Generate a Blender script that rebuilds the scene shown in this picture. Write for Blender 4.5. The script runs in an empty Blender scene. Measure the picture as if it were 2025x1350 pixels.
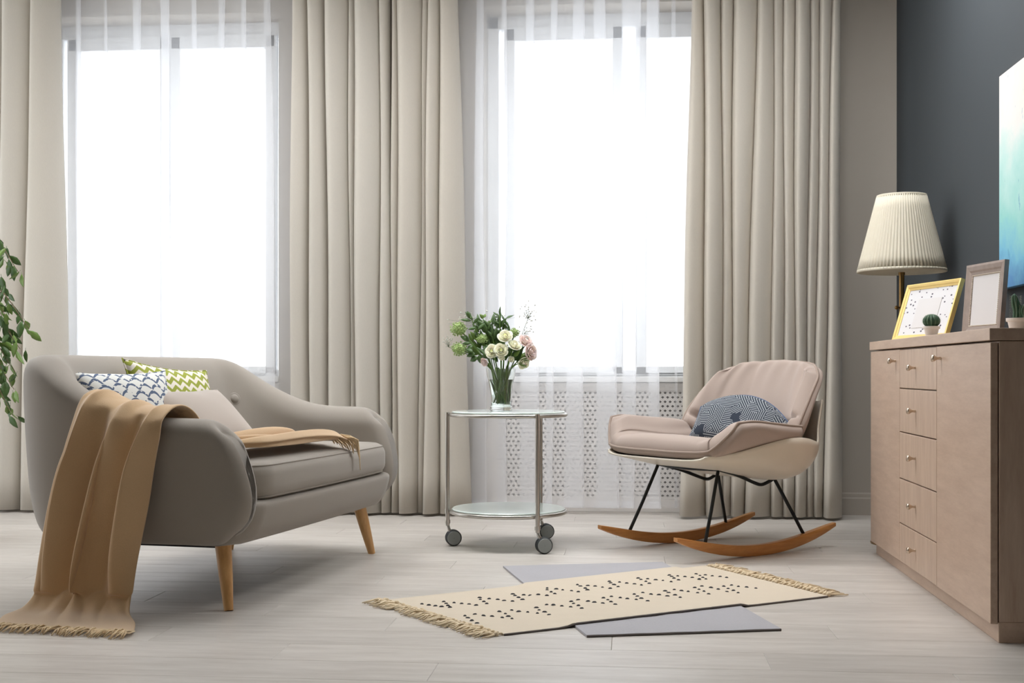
import bpy, bmesh, math, random
from mathutils import Vector, Matrix
random.seed(7)
SC = bpy.context.scene
COL = SC.collection
PI = math.pi

# ------------------------------------------------------------------ camera, sky, light, exposure
FPX, CAM_H, CXP, HYP = 2490.0, 0.75, 1012.5, 733.0
YAW = math.atan(226 / 2490)
cam_d = bpy.data.cameras.new('camera')
cam_d.sensor_width = 36.0
cam_d.lens = FPX / 2025 * 36.0
cam_d.shift_y = (HYP - 675.0) / 2025
cam = bpy.data.objects.new('camera', cam_d)
COL.objects.link(cam)
cam.location = (0, 0, CAM_H)
cam.rotation_euler = (PI / 2, 0, YAW)
SC.camera = cam

world = bpy.data.worlds.new('overcast_sky')
SC.world = world
world.use_nodes = True
bg = world.node_tree.nodes['Background']
bg.inputs['Color'].default_value = (0.93, 0.965, 1.0, 1)
bg.inputs['Strength'].default_value = 0.76
SC.view_settings.view_transform = 'Standard'
SC.view_settings.look = 'None'
SC.view_settings.gamma = 1.0
SC.view_settings.use_curve_mapping = False
SC.view_settings.exposure = 1.94
try:
    SC.cycles.max_bounces = 14
    SC.cycles.diffuse_bounces = 6
    SC.cycles.transparent_max_bounces = 24
    SC.cycles.transmission_bounces = 10
    SC.cycles.sample_clamp_indirect = 8.0
    SC.cycles.use_denoising = True
except Exception:
    pass


def portal(loc, rot, sx, sy):
    d = bpy.data.lights.new('window_daylight', 'AREA')
    d.shape = 'RECTANGLE'
    d.size, d.size_y = sx, sy
    d.energy = 1.0
    d.cycles.is_portal = True
    o = bpy.data.objects.new('window_daylight', d)
    COL.objects.link(o)
    o.location, o.rotation_euler = loc, rot


# openings: back wall windows (two) and a wide window in the left wall
WIN = [(-3.25, -1.88), (-0.76, 0.80)]
WZ0, WZ1 = 0.72, 2.70
WALL_Y, WALL_XR, WALL_XL, WALL_YR, CEIL = 6.70, 1.40, -4.30, -2.60, 2.95
LWIN = (2.9, 6.45, 0.10, 2.80)      # left wall window y0 y1 z0 z1
for a, b in WIN:
    portal(((a + b) / 2, WALL_Y + 0.36, (WZ0 + WZ1) / 2), (-PI / 2, 0, 0), b - a, WZ1 - WZ0)
portal((WALL_XL - 0.36, (LWIN[0] + LWIN[1]) / 2, (LWIN[2] + LWIN[3]) / 2), (0, -PI / 2, 0), LWIN[3] - LWIN[2], LWIN[1] - LWIN[0])

# ------------------------------------------------------------------ small geometry helpers
CY, SY = math.cos(YAW), math.sin(YAW)


def at_Y(x, y, Y):
    k = (x - CXP) / FPX
    zc = Y / (k * SY + CY)
    xc = k * zc
    return Vector((xc * CY - zc * SY, Y, CAM_H - (y - HYP) * zc / FPX))


def at_floor(x, y):
    zc = FPX * CAM_H / (y - HYP)
    xc = (x - CXP) * zc / FPX
    return Vector((xc * CY - zc * SY, xc * SY + zc * CY, 0))


class MB:
    def __init__(s):
        s.v, s.f = [], []

    def add(s, v, f):
        n = len(s.v)
        s.v += [tuple(p) for p in v]
        s.f += [tuple(i + n for i in q) for q in f]
        return s

    def box(s, a, b):
        x0, y0, z0 = a
        x1, y1, z1 = b
        return s.add([(x0, y0, z0), (x1, y0, z0), (x1, y1, z0), (x0, y1, z0), (x0, y0, z1), (x1, y0, z1), (x1, y1, z1), (x0, y1, z1)],
                     [(0, 3, 2, 1), (4, 5, 6, 7), (0, 1, 5, 4), (1, 2, 6, 5), (2, 3, 7, 6), (3, 0, 4, 7)])

    def tube(s, path, r, n=8, caps=True, closed=False):
        path = [Vector(p) for p in path]
        m = len(path)
        rr = r if isinstance(r, (list, tuple)) else [r] * m
        v, f = [], []
        prev = None
        for i, p in enumerate(path):
            if closed:
                t = path[(i + 1) % m] - path[i - 1]
            else:
                t = path[min(i + 1, m - 1)] - path[max(i - 1, 0)]
            t.normalize()
            if prev is None:
                a = Vector((0, 0, 1)) if abs(t.z) < .9 else Vector((1, 0, 0))
                u = t.cross(a).normalized()
            else:
                u = (prev - t * prev.dot(t)).normalized()
            prev = u
            w = t.cross(u)
            for k in range(n):
                an = 2 * PI * k / n
                v.append(p + (u * math.cos(an) + w * math.sin(an)) * rr[i])
        for i in range(m if closed else m - 1):
            j = (i + 1) % m
            for k in range(n):
                k2 = (k + 1) % n
                f.append((i * n + k, i * n + k2, j * n + k2, j * n + k))
        if caps and not closed:
            f.append(tuple(range(n))[::-1])
            f.append(tuple((m - 1) * n + k for k in range(n)))
        return s.add(v, f)

    def lathe(s, prof, n=32, c=(0, 0, 0), mod=None):
        v, f = [], []
        m = len(prof)
        for (r, z) in prof:
            for k in range(n):
                a = 2 * PI * k / n
                q = r * (mod(k) if mod else 1)
                v.append((c[0] + q * math.cos(a), c[1] + q * math.sin(a), c[2] + z))
        for i in range(m - 1):
            for k in range(n):
                k2 = (k + 1) % n
                f.append((i * n + k, i * n + k2, (i + 1) * n + k2, (i + 1) * n + k))
        if prof[0][0] > 1e-6:
            f.append(tuple(range(n))[::-1])
        if prof[-1][0] > 1e-6:
            f.append(tuple((m - 1) * n + k for k in range(n)))
        return s.add(v, f)

    def grid(s, rows, wrap=False):
        n = len(rows[0])
        v = [p for r in rows for p in r]
        f = []
        for i in range(len(rows) - 1):
            for j in range(n if wrap else n - 1):
                k = (j + 1) % n
                f.append((i * n + j, i * n + k, (i + 1) * n + k, (i + 1) * n + j))
        return s.add(v, f)

    def sphere(s, c, r, nu=10, nv=6, sc=(1, 1, 1)):
        prof = [(math.sin(PI * i / nv), -math.cos(PI * i / nv)) for i in range(nv + 1)]
        v, f = [], []
        for (q, z) in prof:
            for k in range(nu):
                a = 2 * PI * k / nu
                v.append((c[0] + r * q * math.cos(a) * sc[0], c[1] + r * q * math.sin(a) * sc[1], c[2] + r * z * sc[2]))
        for i in range(nv):
            for k in range(nu):
                k2 = (k + 1) % nu
                f.append((i * nu + k, i * nu + k2, (i + 1) * nu + k2, (i + 1) * nu + k))
        return s.add(v, f)

    def build(s, name, mat, parent=None, smooth=True, angle=None, bevel=0, seg=2, solid=0, subsurf=0, offset=0):
        me = bpy.data.meshes.new(name)
        me.from_pydata(s.v, [], s.f)
        bm = bmesh.new()
        bm.from_mesh(me)
        bmesh.ops.remove_doubles(bm, verts=bm.verts, dist=1e-6)
        if not solid:
            bmesh.ops.recalc_face_normals(bm, faces=bm.faces)
        bm.to_mesh(me)
        bm.free()
        me.materials.append(mat)
        o = bpy.data.objects.new(name, me)
        COL.objects.link(o)
        if parent:
            o.parent = parent
        if smooth:
            me.shade_smooth()
        if angle is not None:
            me.set_sharp_from_angle(angle=math.radians(angle))
        if solid:
            m = o.modifiers.new('solid', 'SOLIDIFY')
            m.thickness, m.offset = solid, offset
        if bevel:
            m = o.modifiers.new('bevel', 'BEVEL')
            m.width, m.segments, m.limit_method = bevel, seg, 'ANGLE'
            m.harden_normals = False
        if subsurf:
            m = o.modifiers.new('sub', 'SUBSURF')
            m.levels = m.render_levels = subsurf
        return o


def tag(o, label=None, cat=None, group=None, kind=None):
    if label: o['label'] = label
    if cat: o['category'] = cat
    if group: o['group'] = group
    if kind: o['kind'] = kind
    return o


def thing(name, label, cat, loc=(0, 0, 0), rz=0, group=None):
    o = bpy.data.objects.new(name, None)
    COL.objects.link(o)
    o.location = loc
    o.rotation_euler = (0, 0, rz)
    o.empty_display_size = .1
    return tag(o, label, cat, group)


def struct(o):
    o['kind'] = 'structure'
    return o


def crom(pts, n):
    """Catmull-Rom through pts, n samples per span."""
    P = [Vector(p) for p in pts]
    P = [P[0] * 2 - P[1]] + P + [P[-1] * 2 - P[-2]]
    out = []
    for i in range(1, len(P) - 2):
        for k in range(n):
            t = k / n
            a, b, c, d = P[i - 1], P[i], P[i + 1], P[i + 2]
            out.append(.5 * ((2 * b) + (c - a) * t + (2 * a - 5 * b + 4 * c - d) * t * t + (3 * b - a - 3 * c + d) * t ** 3))
    out.append(P[-2])
    return out


def cgrid(ctrl, nu, nv):
    """dense grid through a control grid (rows of points)."""
    rows = [crom(r, nu) for r in ctrl]
    cols = [crom([r[j] for r in rows], nv) for j in range(len(rows[0]))]
    return [[cols[j][i] for j in range(len(cols))] for i in range(len(cols[0]))]


def lerp(a, b, t): return a + (b - a) * t


def interp(x, tab):
    if x <= tab[0][0]: return tab[0][1]
    for (a, p), (b, q) in zip(tab, tab[1:]):
        if x <= b:
            i = tab.index((a, p))
            def slope(k):
                if k == 0 or k == len(tab) - 1: return 0.0
                return (tab[k + 1][1] - tab[k - 1][1]) / (tab[k + 1][0] - tab[k - 1][0])
            h = b - a
            t = (x - a) / h
            m0, m1 = slope(i) * h, slope(i + 1) * h
            return (2 * t ** 3 - 3 * t * t + 1) * p + (t ** 3 - 2 * t * t + t) * m0 + (3 * t * t - 2 * t ** 3) * q + (t ** 3 - t * t) * m1
    return tab[-1][1]


def chaikin(pts, it=3):
    for _ in range(it):
        q = []
        for i in range(len(pts)):
            a, b = pts[i], pts[(i + 1) % len(pts)]
            q.append((a[0] * .75 + b[0] * .25, a[1] * .75 + b[1] * .25))
            q.append((a[0] * .25 + b[0] * .75, a[1] * .25 + b[1] * .75))
        pts = q
    return pts


# ------------------------------------------------------------------ materials
def srgb(r, g, b):
    f = lambda c: ((c / 255 + .055) / 1.055) ** 2.4 if c > 10 else c / 255 / 12.92
    return (f(r), f(g), f(b), 1)


class NT:
    def __init__(s, name):
        s.m = bpy.data.materials.new(name)
        s.m.use_nodes = True
        s.t = s.m.node_tree
        s.b = s.t.nodes['Principled BSDF']
        s.out = s.t.nodes['Material Output']

    def n(s, typ, **kw):
        x = s.t.nodes.new(typ)
        for k, v in kw.items():
            if k.startswith('i_'):
                x.inputs[k[2:]].default_value = v
            else:
                setattr(x, k, v)
        return x

    def l(s, a, b): s.t.links.new(a, b)

    def coord(s, scale=(1, 1, 1), rot=(0, 0, 0), src='Object'):
        tc = s.n('ShaderNodeTexCoord')
        mp = s.n('ShaderNodeMapping')
        mp.inputs['Scale'].default_value = scale
        mp.inputs['Rotation'].default_value = rot
        s.l(tc.outputs[src], mp.inputs['Vector'])
        return mp.outputs[0]

    def math(s, op, a, b=None, c=None):
        x = s.n('ShaderNodeMath', operation=op)
        for i, q in enumerate((a, b, c)):
            if q is None: continue
            if isinstance(q, (int, float)): x.inputs[i].default_value = q
            else: s.l(q, x.inputs[i])
        return x.outputs[0]

    def mix(s, fac, a, b):
        x = s.n('ShaderNodeMix', data_type='RGBA')
        for i, q in ((0, fac), (6, a), (7, b)):
            if isinstance(q, (int, float, tuple)): x.inputs[i].default_value = q
            else: s.l(q, x.inputs[i])
        return x.outputs[2]

    def ramp(s, fac, stops):
        x = s.n('ShaderNodeValToRGB')
        e = x.color_ramp.elements
        while len(e) < len(stops): e.new(.5)
        for q, (p, c) in zip(e, stops):
            q.position, q.color = p, c
        s.l(fac, x.inputs[0])
        return x.outputs[0]

    def bump(s, h, strength=.3, dist=.002):
        x = s.n('ShaderNodeBump')
        x.inputs['Strength'].default_value = strength
        x.inputs['Distance'].default_value = dist
        s.l(h, x.inputs['Height'])
        s.l(x.outputs[0], s.b.inputs['Normal'])

    def noise(s, vec, scale, detail=3, rough=.5):
        x = s.n('ShaderNodeTexNoise')
        x.inputs['Scale'].default_value = scale
        x.inputs['Detail'].default_value = detail
        x.inputs['Roughness'].default_value = rough
        s.l(vec, x.inputs['Vector'])
        return x.outputs[0]

    def base(s, c):
        if isinstance(c, tuple): s.b.inputs['Base Color'].default_value = c
        else: s.l(c, s.b.inputs['Base Color'])

    def set(s, **kw):
        for k, v in kw.items():
            s.b.inputs[k.replace('_', ' ')].default_value = v


def dark(c, k): return (c[0] * k, c[1] * k, c[2] * k, 1)


def plain(name, c, rough=.5, metal=0, var=.06, vs=6, **kw):
    t = NT(name)
    v = t.coord()
    t.base(t.mix(t.noise(v, vs), dark(c, 1 - var), dark(c, 1 + var)))
    t.set(Roughness=rough, Metallic=metal, **kw)
    return t.m


def fabric(name, c, var=.10, weave=700, sheen=.25, rough=.95, bs=.25):
    t = NT(name)
    v = t.coord()
    big = t.noise(v, 7, 3)
    fine = t.noise(v, weave, 2, .7)
    f = t.math('ADD', t.math('MULTIPLY', big, .4), t.math('MULTIPLY', fine, .6))
    t.base(t.mix(f, dark(c, 1 - var), dark(c, 1 + var)))
    t.set(Roughness=rough)
    t.b.inputs['Sheen Weight'].default_value = sheen
    t.b.inputs['Sheen Roughness'].default_value = .5
    t.b.inputs['Specular IOR Level'].default_value = .15
    t.bump(fine, bs, .001)
    return t.m


def wood(name, c1, c2, scale=(1, 12, 12), rough=.45, nscale=6, rand=0, bump=.05):
    t = NT(name)
    v = t.coord(scale)
    if rand:
        oi = t.n('ShaderNodeObjectInfo')
        cmb = t.n('ShaderNodeCombineXYZ')
        t.l(t.math('MULTIPLY', oi.outputs['Random'], 37.0), cmb.inputs[0])
        t.l(t.math('MULTIPLY', oi.outputs['Random'], 91.0), cmb.inputs[1])
        va = t.n('ShaderNodeVectorMath', operation='ADD')
        t.l(v, va.inputs[0])
        t.l(cmb.outputs[0], va.inputs[1])
        v = va.outputs[0]
    n1 = t.noise(v, nscale, 5, .6)
    n2 = t.noise(v, nscale * 6, 3, .6)
    f = t.math('ADD', t.math('MULTIPLY', n1, .75), t.math('MULTIPLY', n2, .25))
    col = t.ramp(f, [(.3, c1), (.68, c2)])
    if rand:
        k = t.math('ADD', t.math('MULTIPLY', oi.outputs['Random'], rand), 1 - rand / 2)
        x = t.n('ShaderNodeVectorMath', operation='SCALE')
        t.l(col, x.inputs[0])
        t.l(k, x.inputs['Scale'])
        col = x.outputs[0]
    t.base(col)
    t.set(Roughness=rough)
    t.bump(n2, bump, .001)
    return t.m


def glass(name, c=(1, 1, 1, 1), rough=0, ior=1.45):
    t = NT(name)
    t.base(c)
    t.set(Roughness=rough, IOR=ior)
    t.b.inputs['Transmission Weight'].default_value = 1
    return t.m


def sheer_mat(name, trans=.60, c=(.95, .955, .975, 1)):
    t = NT(name)
    tr = t.n('ShaderNodeBsdfTransparent')
    tr.inputs[0].default_value = (1, 1, 1, 1)
    tl = t.n('ShaderNodeBsdfTranslucent')
    tl.inputs[0].default_value = c
    df = t.n('ShaderNodeBsdfDiffuse')
    df.inputs[0].default_value = c
    m1 = t.n('ShaderNodeMixShader')
    m1.inputs[0].default_value = .36
    t.l(tl.outputs[0], m1.inputs[1])
    t.l(df.outputs[0], m1.inputs[2])
    m2 = t.n('ShaderNodeMixShader')
    v = t.coord((1, 1, 1))
    nz = t.noise(v, 6, 1)
    t.l(t.math('ADD', t.math('MULTIPLY', nz, .04), trans - .02), m2.inputs[0])
    t.l(m1.outputs[0], m2.inputs[1])
    t.l(tr.outputs[0], m2.inputs[2])
    t.l(m2.outputs[0], t.out.inputs['Surface'])
    t.t.nodes.remove(t.b)
    return t.m


def curtain_mat(name, c, trans=.35):
    t = NT(name)
    v = t.coord((1, 1, .15))
    fine = t.noise(v, 500, 2, .7)
    col = t.mix(fine, dark(c, .93), dark(c, 1.05))
    t.base(col)
    t.set(Roughness=.85)
    t.b.inputs['Sheen Weight'].default_value = .2
    t.b.inputs['Specular IOR Level'].default_value = .2
    t.bump(fine, .1, .001)
    tl = t.n('ShaderNodeBsdfTranslucent')
    t.l(col, tl.inputs[0])
    m = t.n('ShaderNodeMixShader')
    m.inputs[0].default_value = trans
    t.l(t.b.outputs[0], m.inputs[1])
    t.l(tl.outputs[0], m.inputs[2])
    t.l(m.outputs[0], t.out.inputs['Surface'])
    return t.m


M = {}
M['floor'] = wood('pale_laminate', srgb(176, 168, 160), srgb(205, 199, 192), (1.2, 9, 9), .38, 2.2, .10, .04)
M['gap'] = plain('dark_joint', srgb(120, 112, 104), .8)
M['wall_grey'] = plain('dark_grey_paint', srgb(53, 58, 62), .85, vs=3, var=.03)
M['wall_beige'] = plain('greige_paint', srgb(172, 164, 153), .85, vs=3, var=.03)
M['white_paint'] = plain('white_paint', srgb(226, 225, 222), .6, var=.02)
M['ceiling'] = plain('ceiling_paint', srgb(235, 234, 230), .9, var=.02)
M['frame_white'] = plain('white_window_frame', srgb(232, 234, 236), .35, var=.02)
M['glasspane'] = None
t = NT('window_glass')
tr = t.n('ShaderNodeBsdfTransparent')
gl = t.n('ShaderNodeBsdfGlossy')
gl.inputs['Roughness'].default_value = .02
mx = t.n('ShaderNodeMixShader')
mx.inputs[0].default_value = .05
t.l(tr.outputs[0], mx.inputs[1])
t.l(gl.outputs[0], mx.inputs[2])
t.l(mx.outputs[0], t.out.inputs['Surface'])
t.t.nodes.remove(t.b)
M['glasspane'] = t.m
M['snow'] = plain('pale_snowy_ground', (.82, .85, .9, 1), .9, vs=.05, var=.06)
M['curtain'] = curtain_mat('beige_drape', srgb(222, 216, 206))
M['curtain2'] = curtain_mat('beige_drape_second', srgb(220, 213, 202))
M['sheer'] = sheer_mat('white_voile')
M['sheer_thin'] = sheer_mat('thin_white_voile', .82)
M['lattice'] = plain('white_lattice_board', srgb(230, 226, 222), .6, var=.02)
M['radiator'] = plain('radiator_enamel', srgb(120, 116, 112), .5)
M['sofa'] = fabric('warm_grey_felt', srgb(153, 145, 136), .08, 500)
M['sofa_under'] = plain('black_dust_cover', srgb(30, 30, 34), .9)
M['leg_wood'] = wood('oak_leg', srgb(188, 138, 84), srgb(214, 168, 112), (14, 14, 1), .4, 5)
M['rocker_wood'] = wood('honey_beech', srgb(178, 116, 58), srgb(206, 146, 84), (2, 20, 20), .35, 4)
M['blanket'] = fabric('camel_wool', srgb(202, 170, 132), .12, 300, .45, 1, .45)
M['blanket_fringe'] = fabric('camel_fringe', srgb(214, 188, 150), .1, 300, .3)
M['cream'] = fabric('cream_cotton_rug', srgb(208, 195, 176), .07, 260, .1, 1, .5)
M['rug_dot'] = plain('charcoal_wool', srgb(44, 42, 46), .95)
M['rug_edge_shade'] = plain('painted_rug_shade', srgb(110, 102, 98), .95)  # dark colour standing in for the thin shadow along the rug edges
M['rug_fringe'] = fabric('cream_fringe', srgb(222, 203, 172), .1, 300, .2)
M['grey_rug'] = fabric('pale_grey_pile', srgb(170, 168, 172), .14, 160, .2, 1, .8)
M['chair_fab'] = fabric('dusty_rose_linen', srgb(174, 157, 147), .08, 600, .2)
M['chair_pipe'] = fabric('dusty_rose_piping', srgb(160, 143, 132), .08, 600, .1)
M['shell'] = plain('cream_white_plastic', srgb(222, 212, 196), .35, var=.02)
M['black_metal'] = plain('black_powder_coat', srgb(24, 27, 28), .4, .3)
M['steel'] = plain('brushed_nickel', srgb(192, 188, 182), .28, 1, vs=60)
M['rubber'] = plain('dark_rubber', srgb(42, 45, 46), .6)
M['wheelcap'] = plain('grey_wheel_cap', srgb(140, 144, 142), .4, 0)
t = NT('frosted_glass_top')
t.base((.88, .965, .93, 1))
t.set(Roughness=.08, IOR=1.45)
t.b.inputs['Transmission Weight'].default_value = .2
M['table_glass'] = t.m
M['vase'] = glass('clear_vase_glass', (.97, 1, .985, 1))
M['water'] = glass('vase_water', (.95, 1, .95, 1), 0, 1.33)
M['stem'] = plain('green_stem', srgb(96, 128, 58), .5, var=.2, vs=30)
M['leafd'] = plain('dark_green_leaf', srgb(68, 96, 46), .45, var=.25, vs=40)
M['leafm'] = plain('mid_green_leaf', srgb(110, 138, 64), .45, var=.25, vs=40)
M['rosew'] = plain('cream_white_petal', srgb(240, 238, 212), .6, var=.05, vs=60, Subsurface_Weight=.15)
M['rosec'] = plain('greenish_petal_heart', srgb(206, 212, 140), .6, var=.1, vs=60)
M['pink'] = plain('blush_petal', srgb(236, 214, 208), .6, var=.10, vs=60, Subsurface_Weight=.15)
M['viburnum'] = plain('lime_green_florets', srgb(158, 180, 112), .6, var=.3, vs=90)
M['gyp'] = plain('tiny_white_buds', srgb(206, 206, 196), .7)
M['twig'] = plain('thin_twig', srgb(120, 130, 100), .7)
M['dresser'] = wood('pale_ash_veneer', srgb(176, 150, 130), srgb(198, 173, 153), (11, 1.6, 11), .42, 3, 0, .03)
M['dresser_v'] = wood('pale_ash_veneer_upright', srgb(176, 150, 130), srgb(200, 176, 156), (11, 11, 1.4), .42, 3, 0, .03)
M['dresser_edge'] = wood('brown_ash_edge', srgb(132, 104, 84), srgb(150, 122, 100), (11, 11, 1.4), .45, 3)
M['knob'] = plain('satin_nickel_knob', srgb(206, 190, 172), .25, 1)
M['shade'] = None
t = NT('ivory_pleated_fabric')
t.base(t.mix(t.noise(t.coord(), 40), srgb(218, 210, 190), srgb(228, 221, 204)))
t.set(Roughness=.8)
tl = t.n('ShaderNodeBsdfTranslucent')
tl.inputs[0].default_value = srgb(236, 226, 204)
mx = t.n('ShaderNodeMixShader')
mx.inputs[0].default_value = .25
t.l(t.b.outputs[0], mx.inputs[1])
t.l(tl.outputs[0], mx.inputs[2])
t.l(mx.outputs[0], t.out.inputs['Surface'])
M['shade'] = t.m
M['brass'] = plain('aged_brass', srgb(138, 108, 66), .35, 1)
M['gold'] = plain('pale_gold_paint', srgb(232, 202, 126), .4, .25, var=.06, vs=20)
M['silverframe'] = plain('antique_silver_moulding', srgb(150, 134, 124), .42, .35, var=.2, vs=40)
M['beads'] = plain('bright_silver_beading', srgb(200, 188, 172), .35, .5)
M['paper'] = plain('white_mat_paper', srgb(210, 206, 205), .8, var=.01)
M['pot'] = plain('white_ceramic', srgb(236, 228, 220), .35, var=.02)
M['cactus'] = plain('cactus_green', srgb(62, 92, 66), .6, var=.2, vs=60)
M['spine'] = plain('pale_spine', srgb(200, 200, 170), .7)
M['trunk'] = plain('fig_bark', srgb(120, 100, 78), .85, var=.2, vs=30)
M['soil'] = plain('dark_soil', srgb(60, 46, 36), .95, var=.3, vs=60)


def pat_chevron():
    t = NT('green_white_chevron')
    tc = t.n('ShaderNodeTexCoord')
    sp = t.n('ShaderNodeSeparateXYZ')
    t.l(tc.outputs['Object'], sp.inputs[0])
    zig = t.math('PINGPONG', t.math('ADD', sp.outputs[0], 5.0), .023)
    q = t.math('FRACT', t.math('MULTIPLY', t.math('ADD', t.math('ADD', sp.outputs[1], t.math('MULTIPLY', zig, .95)), 5.0), 1 / .037))
    f = t.math('GREATER_THAN', q, .5)
    fine = t.noise(tc.outputs['Object'], 400, 2)
    t.base(t.mix(f, srgb(226, 218, 206), t.mix(fine, srgb(130, 140, 44), srgb(164, 168, 76))))
    t.set(Roughness=.95)
    t.bump(fine, .2, .001)
    return t.m


def pat_birds():
    t = NT('blue_brush_scales')
    tc = t.n('ShaderNodeTexCoord')
    nz = t.n('ShaderNodeTexNoise')
    nz.inputs['Scale'].default_value = 14
    t.l(tc.outputs['Object'], nz.inputs['Vector'])
    va = t.n('ShaderNodeVectorMath', operation='MULTIPLY_ADD')
    t.l(nz.outputs['Color'], va.inputs[0])
    va.inputs[1].default_value = (.018, .018, .018)
    t.l(tc.outputs['Object'], va.inputs[2])
    sp = t.n('ShaderNodeSeparateXYZ')
    t.l(va.outputs[0], sp.inputs[0])
    # staggered scales: arcs drawn as dark brush strokes
    row = t.math('FLOOR', t.math('MULTIPLY', t.math('ADD', sp.outputs[1], 5.0), 1 / .030))
    fy = t.math('FRACT', t.math('MULTIPLY', t.math('ADD', sp.outputs[1], 5.0), 1 / .030))
    off = t.math('MULTIPLY', t.math('MODULO', row, 2.0), .5)
    fx = t.math('SUBTRACT', t.math('FRACT', t.math('ADD', t.math('MULTIPLY', t.math('ADD', sp.outputs[0], 5.0), 1 / .046), off)), .5)
    r = t.math('ADD', t.math('MULTIPLY', fy, .75), t.math('MULTIPLY', t.math('MULTIPLY', fx, fx), 2.2))
    band = t.math('ABSOLUTE', t.math('SUBTRACT', r, .55))
    f = t.math('LESS_THAN', band, .15)
    n2 = t.noise(tc.outputs['Object'], 60, 3)
    f = t.math('MULTIPLY', f, t.math('GREATER_THAN', n2, .42))
    t.base(t.mix(f, srgb(226, 226, 222), srgb(88, 102, 128)))
    t.set(Roughness=.95)
    return t.m


def pat_navy():
    t = NT('navy_hatched_patches')
    tc = t.n('ShaderNodeTexCoord')
    vo = t.n('ShaderNodeTexVoronoi')
    vo.feature = 'F1'
    vo.distance = 'CHEBYCHEV'
    vo.inputs['Scale'].default_value = 24
    t.l(tc.outputs['Object'], vo.inputs['Vector'])
    sp = t.n('ShaderNodeSeparateXYZ')
    t.l(tc.outputs['Object'], sp.inputs[0])
    sc = t.n('ShaderNodeSeparateColor')
    t.l(vo.outputs['Color'], sc.inputs[0])
    ang = t.math('MULTIPLY', t.math('ROUND', t.math('MULTIPLY', sc.outputs[0], 4.0)), PI / 4)
    q = t.math('ADD', t.math('MULTIPLY', sp.outputs[0], t.math('COSINE', ang)), t.math('MULTIPLY', sp.outputs[1], t.math('SINE', ang)))
    f = t.math('GREATER_THAN', t.math('FRACT', t.math('MULTIPLY', t.math('ADD', q, 5.0), 1 / .0085)), .60)
    f = t.math('MULTIPLY', f, t.math('GREATER_THAN', sc.outputs[1], .06))
    t.base(t.mix(f, srgb(46, 53, 66), srgb(160, 164, 168)))
    t.set(Roughness=.95)
    return t.m


def pat_matdots():
    t = NT('white_mat_with_little_darts')
    v = t.coord((1, 1, 1))
    vo = t.n('ShaderNodeTexVoronoi')
    vo.inputs['Scale'].default_value = 50
    vo.inputs['Randomness'].default_value = .85
    mp = t.n('ShaderNodeMapping')
    mp.inputs['Scale'].default_value = (1, .8, 1.6)
    t.l(v, mp.inputs['Vector'])
    t.l(mp.outputs[0], vo.inputs['Vector'])
    f = t.math('LESS_THAN', vo.outputs['Distance'], .27)
    sc = t.n('ShaderNodeSeparateColor')
    t.l(vo.outputs['Color'], sc.inputs[0])
    f = t.math('MULTIPLY', f, t.math('GREATER_THAN', sc.outputs[0], .45))
    t.base(t.mix(f, srgb(214, 212, 213), srgb(84, 80, 92)))
    t.set(Roughness=.8)
    return t.m


def pat_painting():
    t = NT('aqua_abstract_canvas')
    v = t.coord((1, 1, 1))
    sp = t.n('ShaderNodeSeparateXYZ')
    t.l(v, sp.inputs[0])
    n1 = t.noise(v, 5, 6, .65)
    n2 = t.noise(t.coord((1, 2, .6)), 11, 5, .7)
    h = t.math('ADD', t.math('MULTIPLY', sp.outputs[2], 1.25), t.math('MULTIPLY', t.math('SUBTRACT', n1, .5), .55))
    col = t.ramp(h, [(.0, srgb(84, 138, 186)), (.13, srgb(112, 178, 204)), (.32, srgb(142, 200, 194)), (.55, srgb(178, 212, 206)), (.72, srgb(214, 216, 212)), (1, srgb(222, 208, 200))])
    sm = t.math('GREATER_THAN', n2, .66)
    col = t.mix(t.math('MULTIPLY', sm, .55), col, srgb(84, 140, 176))
    t.base(col)
    t.set(Roughness=.7)
    t.bump(n2, .2, .002)
    return t.m


M['chevron'], M['birds'], M['navy'], M['matdots'], M['painting'] = pat_chevron(), pat_birds(), pat_navy(), pat_matdots(), pat_painting()
M['grey_pillow'] = fabric('taupe_velvet', srgb(176, 164, 154), .06, 500, .5)
M['navy_back'] = fabric('blue_denim_back', srgb(92, 108, 138), .08, 600, .2)

# ------------------------------------------------------------------ the room
FY0 = WALL_YR - .15
floor = struct(MB().box((WALL_XL, FY0, -.10), (WALL_XR, WALL_Y + .02, -.012)).build('floor', M['gap'], smooth=False))
PW, PL = .192, 1.285


def plank_mesh(L):
    c = .0014
    m = MB()
    a, b, z0, z1 = .0003, PW - .0003, -.012, 0
    x0, x1 = .0003, L - .0003
    v = [(x0, a, z0), (x1, a, z0), (x1, b, z0), (x0, b, z0), (x0, a, z1 - c * .7), (x1, a, z1 - c * .7), (x1, b, z1 - c * .7), (x0, b, z1 - c * .7),
         (x0 + c, a + c, z1), (x1 - c, a + c, z1), (x1 - c, b - c, z1), (x0 + c, b - c, z1)]
    f = [(0, 1, 5, 4), (1, 2, 6, 5), (2, 3, 7, 6), (3, 0, 4, 7), (4, 5, 9, 8), (5, 6, 10, 9), (6, 7, 11, 10), (7, 4, 8, 11), (8, 9, 10, 11)]
    me = bpy.data.meshes.new('plank')
    me.from_pydata(v, [], f)
    me.materials.append(M['floor'])
    return me


full_plank = plank_mesh(PL)
rng = random.Random(3)
row = 0
y = FY0
SH = [0.0, .43, .86, .21, .64, 1.07]
while y < WALL_Y:
    x = WALL_XL - SH[row % 6] - .05 * rng.random()
    while x < WALL_XR - .02:
        xs, xe = max(x, WALL_XL), min(x + PL, WALL_XR)
        if xe - xs > .03:
            me = full_plank if (xs == x and xe == x + PL) else plank_mesh(xe - xs)
            o = bpy.data.objects.new('plank', me)
            COL.objects.link(o)
            o.parent = floor
            o.location = (xs, y, 0)
        x += PL
    y += PW
    row += 1

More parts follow.
